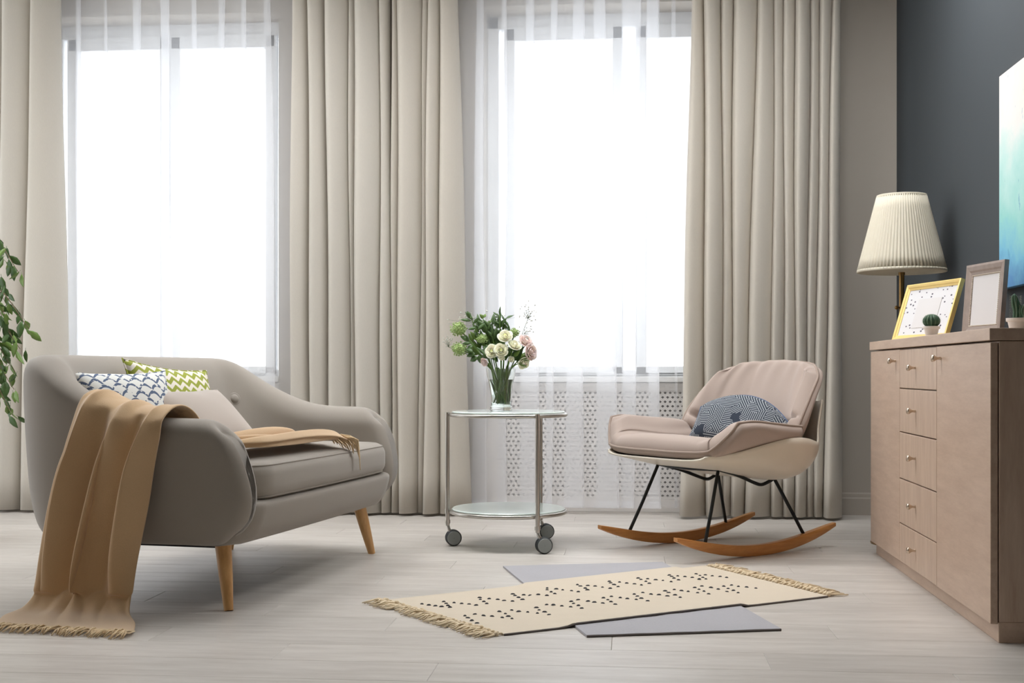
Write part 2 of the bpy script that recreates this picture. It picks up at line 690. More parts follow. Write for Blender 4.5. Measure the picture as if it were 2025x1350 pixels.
# back wall with two window openings (niches down to the floor for the radiators)
m = MB()
D = .34
edges = [WALL_XL - .2] + [e for w in WIN for e in w] + [WALL_XR + .2]
for i in range(0, len(edges), 2):
    m.box((edges[i], WALL_Y, 0), (edges[i + 1], WALL_Y + D, CEIL))
for a, b in WIN:
    m.box((a, WALL_Y, WZ1), (b, WALL_Y + D, CEIL))
    m.box((a, WALL_Y + .17, 0), (b, WALL_Y + D, WZ0 - .03))
wall_back = struct(m.build('wall_back', M['wall_beige'], smooth=False))
wall_right = struct(MB().box((WALL_XR, WALL_YR, 0), (WALL_XR + .2, WALL_Y, CEIL)).build('wall_right', M['wall_grey'], smooth=False))
m = MB()
y0, y1, z0, z1 = LWIN
m.box((WALL_XL - .3, WALL_YR, 0), (WALL_XL, y0, CEIL)).box((WALL_XL - .3, y1, 0), (WALL_XL, WALL_Y, CEIL))
m.box((WALL_XL - .3, y0, 0), (WALL_XL, y1, z0)).box((WALL_XL - .3, y0, z1), (WALL_XL, y1, CEIL))
struct(m.build('wall_left', M['wall_beige'], smooth=False))
struct(MB().box((WALL_XL - .3, WALL_YR - .2, 0), (WALL_XR + .2, WALL_YR, CEIL)).build('wall_rear', M['wall_beige'], smooth=False))
struct(MB().box((WALL_XL - .3, WALL_YR - .2, CEIL), (WALL_XR + .2, WALL_Y + D, CEIL + .2)).build('ceiling', M['ceiling'], smooth=False))

# added glowing panels, unseen on the ceiling, to fill in light over the room
FILL_E = 4.2
t = NT('fill_panel_glow')
t.base((.9, .9, .88, 1))
t.b.inputs['Emission Color'].default_value = (.97, .985, 1.0, 1)
t.b.inputs['Emission Strength'].default_value = FILL_E
M['fill_emitter'] = t.m
for k, lx_ in enumerate((-1.95, -.55, .85)):
    cl = thing('fill_panel', ('added unseen fill light panel above the sofa', 'added unseen fill light panel above the glass trolley', 'added unseen fill light panel above the rocking chair')[k], 'lamp', (lx_, 4.9, CEIL), 0, 'added fill light panels')
    fr_ = MB()
    for (a0, b0, a1, b1) in ((-.45, -.45, .45, -.42), (-.45, .42, .45, .45), (-.45, -.42, -.42, .42), (.42, -.42, .45, .42)):
        fr_.box((a0, b0, -.05), (a1, b1, -.001))
    fr_.build('frame', M['frame_white'], cl, smooth=False)
    MB().box((-.42, -.42, -.044), (.42, .42, -.002)).build('fill_emitter', M['fill_emitter'], cl, smooth=False)

# skirting: stepped profile on the back wall
prof = [(0, 0), (0, .016), (.085, .016), (.092, .010), (.108, .010), (.113, .004), (.116, 0)]


def skirting(name, p0, p1, inward, mat):
    p0, p1, n = Vector(p0), Vector(p1), Vector(inward)
    rows = [[p + n * d + Vector((0, 0, z)) for (z, d) in prof] for p in (p0, p1)]
    return struct(MB().grid(rows).build(name, mat, smooth=False))


sk = skirting('baseboard_back', (WIN[1][1], WALL_Y, 0), (WALL_XR, WALL_Y, 0), (0, -1, 0), M['wall_beige'])
skirting('baseboard_pier', (WIN[0][1], WALL_Y, 0), (WIN[1][0], WALL_Y, 0), (0, -1, 0), M['wall_beige'])
skirting('baseboard_right', (WALL_XR, WALL_YR, 0), (WALL_XR, WALL_Y, 0), (-1, 0, 0), M['white_paint'])


# windows: frame, mullion, two casements with panes, sill
def window(name, a, b, panes):
    root = bpy.data.objects.new(name, None)
    COL.objects.link(root)
    struct(root)
    Y0, Y1 = WALL_Y + .20, WALL_Y + .27
    fr = MB()
    fw = .06
    fr.box((a, Y0, WZ0), (a + fw, Y1, WZ1)).box((b - fw, Y0, WZ0), (b, Y1, WZ1)).box((a, Y0, WZ0), (b, Y1, WZ0 + .035)).box((a, Y0, WZ1 - .07), (b, Y1, WZ1))
    fr.build('window_frame', M['frame_white'], root, smooth=False, bevel=.004)
    for (p, q) in panes:
        z0, z1 = WZ0 + .055, 2.56
        s = MB()
        w = .055
        y0, y1 = Y0 - .012, Y1 - .03
        s.box((p - w, y0, z0 - .04), (p, y1, z1 + .07)).box((q, y0, z0 - .04), (q + w, y1, z1 + .07))
        s.box((p - w, y0, z0 - .04), (q + w, y1, z0)).box((p - w, y0, z1), (q + w, y1, z1 + .07))
        c = s.build('casement', M['frame_white'], root, smooth=False, bevel=.004)
        MB().box((p - .005, y1 - .025, z0 - .005), (q + .005, y1 - .02, z1 + .005)).build('pane', M['glasspane'], c, smooth=False)
    MB().box((a, WALL_Y - .02, WZ0 - .03), (b, Y0 + .02, WZ0)).build('window_sill', M['white_paint'], root, smooth=False, bevel=.004)
    return root


w1 = window('window_1', WIN[0][0], WIN[0][1], [(-3.10, -2.62), (-2.50, -2.01)])
w2 = window('window_2', WIN[1][0], WIN[1][1], [(-.61, -.075), (.11, .65)])
# window in the left wall (beside the photograph)
wr = bpy.data.objects.new('window_3', None)
COL.objects.link(wr)
struct(wr)
m = MB()
y0, y1, z0, z1 = LWIN
xf0, xf1 = WALL_XL - .2, WALL_XL - .14
m.box((xf0, y0, z0), (xf1, y1, z0 + .07)).box((xf0, y0, z1 - .07), (xf1, y1, z1))
for k in range(5):
    yy = lerp(y0, y1 - .07, k / 4)
    m.box((xf0, yy, z0), (xf1, yy + .07, z1))
m.build('window_frame', M['frame_white'], wr, smooth=False)

# radiator niches: perforated screens and radiators
HP = .0265


def screen(name, a, b, parent_label):
    root = thing(name, parent_label, 'radiator cover', ((a + b) / 2, WALL_Y + .035, 0))
    W2 = (b - a) / 2 - .004
    z0, z1, zt = .075, .645, WZ0 - .035
    m = MB()
    xi = W2 - .05
    nx = int((2 * xi) / HP)
    xi = nx * HP / 2
    nz = int((z1 - z0) / (HP / 1.15))
    hz = (z1 - z0) / nz
    v, f = [], []
    for r in range(nz):
        off = 0 if r % 2 == 0 else HP / 2
        zc = z0 + (r + .5) * hz
        for k in range(nx - (1 if off else 0)):
            xc = -xi + off + (k + .5) * HP
            n = len(v)
            hh, dh = HP / 2, HP * .33
            v += [(xc - hh, 0, zc - hz / 2), (xc + hh, 0, zc - hz / 2), (xc + hh, 0, zc + hz / 2), (xc - hh, 0, zc + hz / 2),
                  (xc - dh, 0, zc), (xc, 0, zc - dh * .85), (xc + dh, 0, zc), (xc, 0, zc + dh * .85)]
            f += [(n, n + 1, n + 5), (n + 1, n + 6, n + 5), (n + 1, n + 2, n + 6), (n + 2, n + 7, n + 6), (n + 2, n + 3, n + 7), (n + 3, n + 4, n + 7), (n + 3, n, n + 4), (n, n + 5, n + 4)]
        if off:
            for sgn in (-1, 1):
                xa, xb = sorted((sgn * xi, sgn * (xi - off)))
                n = len(v)
                v += [(xa, 0, zc - hz / 2), (xb, 0, zc - hz / 2), (xb, 0, zc + hz / 2), (xa, 0, zc + hz / 2)]
                f.append((n, n + 1, n + 2, n + 3))
    m.add(v, f)
    m.build('perforated_panel', M['lattice'], root, smooth=False, solid=.004)
    fr = MB()
    fr.box((-W2, -.012, .0), (W2, .014, z0)).box((-W2, -.012, z1), (W2, .014, zt))
    fr.box((-W2, -.012, z0), (-xi, .014, z1)).box((xi, -.012, z0), (W2, .014, z1))
    fr.build('frame', M['lattice'], root, smooth=False, bevel=.002)
    rad = MB()
    rad.box((-W2 + .1, .05, .08), (W2 - .1, .12, .62))
    for k in range(int((2 * W2 - .2) / .06)):
        x = -W2 + .1 + k * .06
        rad.box((x + .012, .042, .10), (x + .048, .05, .60))
    rad.build('radiator', M['radiator'], root, smooth=False)
    return root


screen('radiator_cover', WIN[1][0], WIN[1][1], 'white perforated radiator cover below window behind the round glass trolley')
screen('radiator_cover', WIN[0][0], WIN[0][1], 'white perforated radiator cover below window behind the grey sofa')

# pale ground outside
o = MB().box((-60, 12, -3.1), (60, 120, -3.0)).build('snowy_ground', M['snow'], smooth=False)
struct(o)


# ------------------------------------------------------------------ curtains
def drape(name, label, top, bot, mat, Yc=6.50, group='heavy beige drapes', amp=1.15, seed=1):
    rg = random.Random(seed)
    n = len(top) - 1
    dep = [rg.uniform(.75, 1.15) for _ in range(n)]
    hor = [rg.uniform(.25, .5) for _ in range(n)]
    XT = [at_Y(p, 0, Yc).x for p in top]
    XB = [at_Y(p, 1015, Yc).x for p in bot]
    rows = []
    NZ = 16
    for i in range(NZ + 1):
        z = lerp(.014, CEIL, i / NZ)
        t = z / 2.63
        pts = []
        for k in range(n):
            sw = .004 * math.sin(3.1 * z + k * 1.7)
            a, b = lerp(XB[k], XT[k], t) + sw, lerp(XB[k + 1], XT[k + 1], t) + .004 * math.sin(3.1 * z + (k + 1) * 1.7)
            w = max(b - a, .02)
            d = min(.105, amp * w) * dep[k]
            pts += [(a + .14 * w, Yc + .030, z), (a + .01 * w, Yc - d * .25, z), (a + .04 * w, Yc - d * .80, z), (a + (.12 + .2 * hor[k]) * w, Yc - d, z),
                    (a + .62 * w, Yc - d * lerp(.85, .65, hor[k]), z), (b - .07 * w, Yc - d * .30, z), (b + .05 * w, Yc + .022, z)]
        rows.append(crom(pts, 4))
    o = MB().grid(rows).build(name, mat, solid=.004)
    tag(o, label, 'curtain', group)
    return o


drape('drape', 'heavy beige curtain at the far left behind the leafy fig plant', [-210, -150, -92, -35, 18, 76, 116], [-230, -170, -105, -60, 10, 52, 134], M['curtain'], seed=2)
drape('drape', 'heavy beige curtain right of the sofa window, above the far sofa arm', [584, 616, 650, 692, 706, 754, 770], [580, 622, 660, 697, 709, 757, 777], M['curtain'], seed=5)
drape('drape', 'heavy beige curtain just left of the vase of flowers, beside the bright middle window', [776, 790, 838, 849, 872, 904], [777, 792, 829, 842, 872, 928], M['curtain2'], seed=9)
drape('drape', 'heavy beige curtain behind the rocking chair, next to the bare greige wall', [1367, 1392, 1427, 1450, 1497, 1531, 1550, 1571, 1601, 1622, 1645, 1660], [1343, 1394, 1430, 1446, 1471, 1523, 1549, 1572, 1593, 1608, 1628, 1664], M['curtain2'], seed=12)


def sheer(name, label, x0, x1, ztop, zbot, Yc=6.60, seed=3, mat='sheer'):
    rg = random.Random(seed)
    rows = []
    NZ = 14
    n = len(ztop)
    for i in range(NZ + 1):
        z = lerp(.035, CEIL, i / NZ)
        t = min(z / 2.63, 1.1)
        cv = lambda p: at_Y(p, 500, Yc).x
        pts = [(cv(x0), Yc + .02, z)]
        last = x0
        for k in range(n):
            a = lerp(zbot[k][0], ztop[k][0], t) + 1.5 * math.sin(2.3 * z + k)
            b = lerp(zbot[k][1], ztop[k][1], t) + 1.5 * math.sin(2.9 * z + k * 2.1)
            mid = (last + a) / 2
            pts += [(cv(mid), Yc + .012 * math.sin(k * 2.4 + z), z), (cv(b - 1), Yc - .030, z), (cv(b), Yc - .012, z), (cv(a), Yc + .004, z), (cv(a + 1), Yc + .026, z)]
            last = b
        pts += [(cv((last + x1) / 2), Yc + .01, z), (cv(x1), Yc - .01, z)]
        rows.append(crom(pts, 5))
    o = MB().grid(rows).build(name, M[mat])
    tag(o, label, 'curtain', 'sheer white curtains')
    hem = [[Vector(p) + Vector((0, -.0015, dz)) for p in rows[0]] for dz in (0, .035)]
    MB().grid(hem).build('hem', M[mat], o)
    return o


sheer('sheer_curtain', 'translucent white voile curtain over the middle window behind the glass trolley', 895, 1304,
      [(944, 954), (992, 1002), (1040, 1056), (1090, 1100), (1136, 1154), (1178, 1196), (1234, 1262), (1280, 1300)],
      [(934, 960), (984, 1000), (1030, 1065), (1080, 1090), (1120, 1150), (1185, 1222), (1232, 1251), (1284, 1303)])
sheer('sheer_curtain', 'translucent white voile curtain over the left window behind the grey sofa', 100, 600,
      [(150, 160), (205, 214), (262, 280), (318, 334), (380, 390), (434, 446), (478, 486), (522, 536)],
      [(152, 170), (210, 222), (270, 284), (326, 344), (384, 396), (430, 446), (486, 494), (530, 548)], seed=6)
sheer('sheer_curtain', 'thin narrow voile strip between the middle window sheer and the rocking chair drape', 1292, 1440, [(1330, 1333), (1386, 1392)], [(1336, 1338), (1390, 1396)], Yc=6.64, seed=8, mat='sheer_thin')

# ------------------------------------------------------------------ sofa (local x = facing, y = towards the far end)
SOFA_RZ = math.atan2(-.156, .988)
SOFA_LOC = (-1.446, 4.519, 0)
sofa = thing('sofa', 'warm grey two-seat tub sofa with tapered oak legs', 'sofa', SOFA_LOC, SOFA_RZ)
HX = [(-.44, .80), (-.35, .785), (-.27, .742), (-.14, .668), (0, .614), (.12, .600), (.40, .598)]
A_, FR_, RR_, RC_ = .740, .338, -.455, .245     # half length, front x, rear x, rear corner radius


def sofa_path():
    pts = []
    for k in range(13):
        x = lerp(FR_, RR_ + RC_, k / 12)
        pts.append(((x, -A_ + .015 * max(0, x) / FR_), (0, -1)))
    for k in range(1, 12):
        a = lerp(-PI / 2, -PI, k / 12)
        pts.append(((RR_ + RC_ + RC_ * math.cos(a), -A_ + RC_ + RC_ * math.sin(a)), (math.cos(a), math.sin(a))))
    for k in range(25):
        pts.append(((RR_ - .012 * math.sin(PI * k / 24), lerp(-A_ + RC_, A_ - RC_, k / 24)), (-1, 0)))
    q = [((p[0], -p[1]), (n[0], -n[1])) for p, n in pts[:24]]
    return pts + q[::-1]


def x_front(z):
    return interp(z, [(.19, .275), (.26, .335), (.34, .362), (.45, .338), (.56, .290), (.62, .245)])


path = sofa_path()
rows = []
for (p, nrm) in path:
    h = interp(p[0], HX)
    bk = max(0, min(1, (-.05 - p[0]) / .3))
    bk = bk * bk * (3 - 2 * bk)
    th_top, th_bot = lerp(.125, .135, bk), lerp(.135, .235, bk)
    ring = [(-.11, .205), (-.065, .197), (-.028, .235), (-.006, .33), (.004, .44), (.018, h - .10), (.016, h - .022), (-.028, h + .008), (-th_top + .03, h + .004), (-th_top - .01, h - .05),
            (-lerp(th_top, th_bot, .5), (h + .42) / 2), (-th_bot, .42), (-th_bot, .24), (-th_bot * .8, .205)]
    ring = chaikin(ring, 2)
    row = []
    for (o_, z) in ring:
        x, y = p[0] + nrm[0] * o_, p[1] + nrm[1] * o_
        if x > 0:
            x *= x_front(z) / FR_
        row.append(Vector((x, y, z)))
    rows.append(row)


def round_end(row, out, r=.054, steps=8):
    c = sum(row, Vector()) / len(row)
    n = len(row)
    res = []
    cur = row
    # inward 2D offsets in (y,z)
    inw = []
    ar = sum(row[i].y * row[(i + 1) % n].z - row[(i + 1) % n].y * row[i].z for i in range(n))
    for i in range(n):
        tg = row[(i + 1) % n] - row[i - 1]
        nn = Vector((0, -tg.z, tg.y)) * (1 if ar > 0 else -1)
        if nn.length > 1e-9: nn.normalize()
        inw.append(nn)
    for k in range(1, steps + 1):
        a = PI / 2 * k / steps
        res.append([row[i] + inw[i] * r * (1 - math.cos(a)) + out * r * math.sin(a) for i in range(n)])
    return res, c


e1, c1 = round_end(rows[0], Vector((1, 0, 0)))
e2, c2 = round_end(rows[-1], Vector((1, 0, 0)))
allrows = e1[::-1] + rows + e2
mb = MB().grid(allrows, wrap=True)
n = len(rows[0])
base0, base1 = 0, (len(allrows) - 1) * n
mb.f.append(tuple(range(n)))
mb.f.append(tuple(base1 + k for k in range(n))[::-1])
sh = mb.build('backrest_shell', M['sofa'], sofa)
smm = sh.modifiers.new('soften', 'SMOOTH')
smm.factor, smm.iterations = .5, 16

# seat base / front rail
rows = []
for k in range(41):
    t = -1 + 2 * k / 40
    y = .655 * t
    end = 1 - .10 * max(0, abs(t) - .9) / .1
    fx = (.402 + .012 * (1 - t * t)) * end
    ring = chaikin([(-.25, .215), (fx - .11, .20), (fx - .055, .205), (fx - .02, .25), (fx, .315), (fx - .004, .336), (fx - .04, .342), (-.25, .342)], 2)
    rows.append([Vector((x, y, z)) for (x, z) in ring])
mb = MB().grid(rows, wrap=True)
n = len(rows[0])
mb.f.append(tuple(range(n)))
mb.f.append(tuple(40 * n + k for k in range(n))[::-1])
mb.build('front_rail', M['sofa'], sofa)
MB().box((-.33, -.60, .188), (.26, .60, .206)).build('dust_cover', M['sofa_under'], sofa, bevel=.006)


def rounded_slab(x0, x1, y0, y1, z0, z1, rc, re, bulge_top=0, bulge_front=0, nseg=10, rear_r=None):
    """cushion: rounded rectangle outline (front corners rc) with rolled edges re."""
    out = []
    rr = rear_r or rc * .5

    def corner(cx, cy, r, a0):
        for k in range(nseg + 1):
            a = a0 + PI / 2 * k / nseg
            out.append((cx + r * math.cos(a), cy + r * math.sin(a), math.cos(a), math.sin(a)))
    corner(x1 - rc, y1 - rc, rc, 0)
    for k in range(1, 6): out.append((lerp(x1 - rc, x0 + rr, k / 6), y1, 0, 1))
    corner(x0 + rr, y1 - rr, rr, PI / 2)
    for k in range(1, 14): out.append((x0, lerp(y1 - rr, y0 + rr, k / 14), -1, 0))
    corner(x0 + rr, y0 + rr, rr, PI)
    for k in range(1, 6): out.append((lerp(x0 + rr, x1 - rc, k / 6), y0, 0, -1))
    corner(x1 - rc, y0 + rc, rc, 3 * PI / 2)
    for k in range(1, 14): out.append((x1, lerp(y0 + rc, y1 - rc, k / 14), 1, 0))
    cx, cy = (x0 + x1) / 2, (y0 + y1) / 2
    rows = []

    def ring(ins, z, sc=1.0):
        r = []
        for (x, y, nx, ny) in out:
            bf = bulge_front * max(0, nx) * (1 - ((y - cy) / (y1 - cy)) ** 2)
            px, py = x - nx * ins + bf, y - ny * ins
            px, py = cx + (px - cx) * sc, cy + (py - cy) * sc
            zz = z
            r.append(Vector((px, py, zz)))
        return r
    for sc in (.25, .5, .75, .92): rows.append(ring(re, z0, sc))
    for k in range(7):
        a = -PI / 2 + PI / 2 * k / 6
        rows.append(ring(re * (1 - math.cos(a)), z0 + re + re * math.sin(a)))
    for k in range(7):
        a = PI / 2 * k / 6
        rows.append(ring(re * (1 - math.cos(a)), z1 - re + re * math.sin(a)))
    for sc in (.92, .75, .5, .25):
        rows.append(ring(re, z1 + bulge_top * (1 - sc ** 2), sc))
    mb = MB().grid(rows, wrap=True)
    n = len(out)
    mb.f.append(tuple(range(n))[::-1])
    mb.f.append(tuple((len(rows) - 1) * n + k for k in range(n)))
    return mb, rows


mb, crow = rounded_slab(-.30, .405, -.625, .625, .336, .462, .12, .045, .022, .012)
cus = mb.build('seat_cushion', M['sofa'], sofa)
for idx in (7, 14):
    ps = [p for p in crow[idx]]
    pts = [p + Vector((0, 0, 0)) for p in ps]
    MB().tube(pts, .0035, 6, closed=True).build('piping', M['sofa'], cus)
# tufting buttons on the inside of the back
from mathutils.bvhtree import BVHTree
bvh = BVHTree.FromPolygons([v.co.copy() for v in sh.data.vertices], [tuple(p.vertices) for p in sh.data.polygons])
for (tx, ty, tz) in ((-.25, .53, .635), (-.30, .18, .64), (-.30, -.18, .64), (-.25, -.53, .635)):
    src = Vector((.12, ty * .1, tz))
    hit, nrm, _, _ = bvh.ray_cast(src, (Vector((tx, ty, tz)) - src).normalized())
    if hit is None: continue
    if nrm.dot(src - hit) < 0: nrm = -nrm
    q = nrm.to_track_quat('Z', 'Y')
    b = MB()
    prof_b = [(.030, -.004), (.026, .0005), (.0215, .0022), (.0185, .0006), (.0175, .0030), (.0150, .0075), (.008, .0100), (0, .0105)]
    rws = [[hit + q @ Vector((r * math.cos(a), r * math.sin(a), d)) for a in [2 * PI * k / 20 for k in range(20)]] for (r, d) in prof_b]
    b.grid(rws, wrap=True).build('button', M['sofa'], sofa)
for (lx, ly) in ((.31, -.635), (.31, .635), (-.31, -.60), (-.31, .60)):
    tx, ty = lx * .86, ly * .93
    MB().tube([(tx, ty, .22), (lerp(tx, lx, .5), lerp(ty, ly, .5), .11), (lx, ly, 0)], [.027, .022, .0145], 16).build('leg', M['leg_wood'], sofa, angle=50)


# ------------------------------------------------------------------ cushions
def pillow(name, label, mat, loc, normal, up, size, thick, group='scatter cushions on the sofa', matback=None, pinch=.09, pinchy=None):
    sx, sy = size if isinstance(size, tuple) else (size, size)
    pinchy = pinch if pinchy is None else pinchy
    pb = lambda v: pinchy if (v > 0 or pinchy > 0) else 0
    N = 26
    V = [[None] * (N + 1) for _ in range(2 * (N + 1))]
    mb = MB()
    for side in (1, -1):
        rows = []
        for i in range(N + 1):
            r = []
            for j in range(N + 1):
                u, v = -1 + 2 * i / N, -1 + 2 * j / N
                h = max(0, (1 - u ** 4) * (1 - v ** 4)) ** .5
                h = h * (.72 + .28 * (1 - u * u) * (1 - v * v))
                px = u * (1 - pinch * (1 - v * v)) * sx / 2
                py = v * (1 - pb(v) * (1 - u * u)) * sy / 2
                wr = .004 * math.sin(9 * u + 4 * v) * (abs(u) ** 3 + abs(v) ** 3) * h
                r.append((px, py, side * (h * thick / 2 + wr)))
            rows.append(r)
        mb.grid(rows)
    o = mb.build(name, mat)
    nrm = Vector(normal).normalized()
    upv = Vector(up)
    upv = (upv - nrm * upv.dot(nrm)).normalized()
    xv = upv.cross(nrm)
    R = Matrix((xv, upv, nrm)).transposed().to_4x4()
    o.matrix_world = Matrix.Translation(loc) @ R
    tag(o, label, 'cushion', group)
    # sewn edge
    ed = []
    for k in range(4 * N):
        s, q = divmod(k, N)
        t = -1 + 2 * q / N
        u, v = [(t, -1), (1, t), (-t, 1), (-1, -t)][s]
        ed.append((u * (1 - pinch * (1 - v * v)) * sx / 2, v * (1 - pb(v) * (1 - u * u)) * sy / 2, 0))
    MB().tube(ed, .003, 6, closed=True).build('seam', matback or mat, o)
    return o


SM = Matrix.Translation(SOFA_LOC) @ Matrix.Rotation(SOFA_RZ, 4, 'Z')
SR = Matrix.Rotation(SOFA_RZ, 3, 'Z')


def sl(x, y, z): return SM @ Vector((x, y, z))
def sd(x, y, z): return SR @ Vector((x, y, z))


pillow('cushion', 'white cushion with blue brush-stroke scales, at the near end of the sofa', M['birds'], sl(-.165, -.43, .600), sd(.70, -.52, .50), sd(-.50, .36, .85), .34, .15)
pillow('cushion', 'green and white chevron cushion leaning on the sofa back', M['chevron'], sl(-.165, -.095, .580), sd(.84, -.20, .36), sd(-.36, .20, .9), .42, .12)
pillow('cushion', 'plain taupe cushion in front of the chevron one on the sofa', M['grey_pillow'], sl(.015, -.215, .560), sd(.66, -.16, .72), sd(-.66, .14, .6), (.40, .34), .13)

# ------------------------------------------------------------------ throw blanket over the near arm
NW = 56
keys = [  # x_left, x_right, y, z, fold amplitude
    (-.235, .215, -1.03, .006, .000), (-.285, .16, -.93, .010, .004), (-.275, .09, -.845, .020, .010), (-.255, .075, -.805, .07, .024), (-.235, .085, -.795, .17, .032), (-.205, .115, -.788, .33, .034),
    (-.175, .135, -.786, .46, .030), (-.140, .155, -.784, .55, .024), (-.122, .162, -.765, .608, .016), (-.112, .170, -.70, .632, .012), (-.105, .180, -.625, .615, .008), (-.09, .22, -.588, .55, .008),
    (.06, .29, -.57, .508, .012), (.14, .345, -.48, .500, .030), (.17, .362, -.30, .497, .036), (.18, .376, -.10, .497, .032), (.18, .392, .06, .496, .022), (.175, .404, .135, .490, .010)]
cr = crom([Vector((k[0], k[1], k[2])) for k in keys], 5)
cz = crom([Vector((k[3], k[4], 0)) for k in keys], 5)


def top_extra(x, y, z):
    """follow the sloping arm: its top is higher towards the rear."""
    if -.80 < y < -.56 and z > .5:
        return (interp(x, HX) - .600) * min(1, (z - .5) / .1)
    return 0


rows = []
for i in range(len(cr)):
    r = []
    xl, xr, y = cr[i]
    z, am = cz[i][0], cz[i][1]
    s = i / (len(cr) - 1)
    out_side = y < -.60 and i < len(cr) * .55
    for j in range(NW + 1):
        w = j / NW
        ph = 2.7 * w + .16 * math.sin(6 * s) + .10
        fold = 1.7 * abs(math.sin(PI * ph)) ** 1.1 - .9 + .30 * math.sin(2 * PI * (4.3 * w + 1.6 * s)) + .25 * math.sin(2 * PI * (1.3 * w + 3 * s + .2))
        d = am * fold
        x = lerp(xl, xr, w) + .85 * am * math.sin(2 * PI * ph + .6) * min(1, 6 * w, 6 * (1 - w))
        if out_side and z < .60:
            py, pz = y - abs(am) * .6 - d, z
            if z < .06: py, pz = y, max(.006, z + abs(d))
        else:
            py, pz = y, z + max(0, d) * 1.2 + .004
        pz += top_extra(x, y, z)
        if i == 0: pz = .006
        r.append(Vector((x, py, pz)))
    rows.append(r)
blanket = MB().grid([[sl(*p) for p in r] for r in rows]).build('throw_blanket', M['blanket'], solid=.006, subsurf=1)
tag(blanket, 'camel wool throw blanket draped over the near sofa arm down to the floor', 'blanket')
rg = random.Random(5)
fm, fm2 = MB(), MB()
for k in range(120):
    w = k / 119 * NW
    j = min(int(w), NW - 1)
    p = rows[0][j].lerp(rows[0][j + 1], w - j)
    L = rg.uniform(.05, .085)
    dx, dy = rg.uniform(-.03, .03) - .02 * (1 - k / 119), -1
    q = [p + Vector((dx * t * L * 12 + rg.uniform(-.004, .004), dy * t * L, .004 + .010 * math.sin(PI * t) * rg.random())) for t in (0, .35, .7, 1)]
    q[-1].z = .004
    fm.tube([sl(*a) for a in q], [.0024, .0026, .0022, .0014], 5)
fr = fm.build('fringe', M['blanket_fringe'], blanket)
fr['kind'] = 'stuff'
for k in range(120):
    w = k / 119
    j = min(int(w * NW), NW - 1)
    p = rows[-1][j]
    L = rg.uniform(.07, .11)
    front = max(0, (w - .55) / .45)
    dr = Vector((rg.uniform(-.2, .35) + front * .5, rg.uniform(.55, 1.0), 0)).normalized()
    if front > 0:
        dn = lambda t: -L * 1.5 * front * max(0, t - .25)
        q = [p + Vector((min(.44 - p.x, dr.x * L * .5 * t + .055 * front * min(1, 2 * t)), dr.y * L * .35 * t, .006 + dn(t))) for t in (0, .3, .65, 1)]
    else:
        q = [p + Vector((dr.x * L * t * .6, dr.y * L * t * .7, .004 + .020 * math.sin(PI * t) * rg.random() - .010 * t)) for t in (0, .35, .7, 1)]
    fm2.tube([sl(*a) for a in q], [.0024, .0026, .0022, .0014], 5)
fr = fm2.build('fringe', M['blanket_fringe'], blanket)
fr['kind'] = 'stuff'

# ------------------------------------------------------------------ rugs
GREY = [Vector(c) for c in ((-.468, 4.778, 0), (-.111, 3.548, 0), (.445, 3.689, 0), (.141, 4.935, 0))]


def over_grey(p):
    d = 1e9
    for k in range(4):
        a, b = GREY[k], GREY[(k + 1) % 4]
        e = (b - a).normalized()
        d = min(d, e.x * (p.y - a.y) - e.y * (p.x - a.x))
    t = max(0, min(1, (d + .035) / .035))
    return .0078 * t * t * (3 - 2 * t)


def rug_slab(name, corners, h0, h1, mat, n=24, lift=None):
    A, B, C_, D_ = [Vector(c) for c in corners]     # A far-left, B near-left, C near-right, D far-right
    rows = []
    rg = random.Random(1)
    for i in range(n + 1):
        r = []
        for j in range(n + 1):
            p = A.lerp(D_, i / n).lerp(B.lerp(C_, i / n), j / n)
            r.append(Vector((p.x, p.y, h1 + (lift(p) if lift else 0) + .0008 * math.sin(i * 1.3) * math.sin(j * .9))))
        rows.append(r)
    mb = MB().grid(rows)
    bt = [[Vector((p.x, p.y, h0 + (lift(p) if lift else 0))) for p in r] for r in rows]
    mb.grid(bt)
    for e0, e1 in ((rows[0], bt[0]), (rows[-1], bt[-1]), ([r[0] for r in rows], [r[0] for r in bt]), ([r[-1] for r in rows], [r[-1] for r in bt])):
        mb.grid([e0, e1])
    return mb.build(name, mat, angle=50)


gr = rug_slab('area_rug', GREY, .0005, .0070, M['grey_rug'])
tag(gr, 'pale grey short-pile rug lying under the dotted rug', 'rug')
A, B, C_, D_ = [Vector(c) for c in ((-.775, 4.045, 0), (-.345, 3.548, 0), (.664, 4.246, 0), (.300, 4.862, 0))]
cream = rug_slab('area_rug', [A, B, C_, D_], .0008, .0060, M['cream'], 48, over_grey)
tag(cream, 'cream woven rug with black dot zigzags and knotted fringe', 'rug')
MB().tube([(lambda p: p + Vector((0, 0, .0032 + over_grey(p))))(B.lerp(C_, k / 40)) for k in range(41)], .0032, 6).build('edge_shade', M['rug_edge_shade'], cream)  # painted shadow line along the cream rug's near edge
e = MB().tube([Vector((-.111, 3.548, .0036)), Vector((.17, 3.618, .0036)), Vector((.445, 3.689, .0036))], .0034, 6)
e.build('edge_shade', M['rug_edge_shade'], gr)  # same painted shadow line on the grey rug's near edge


def rug_pt(u, v):  # u along length from the centre, v towards the far side (metres)
    s, q = u / 1.293 + .5, .5 - v / .68
    return A.lerp(D_, s).lerp(B.lerp(C_, s), q)


dm = MB()
rg = random.Random(11)


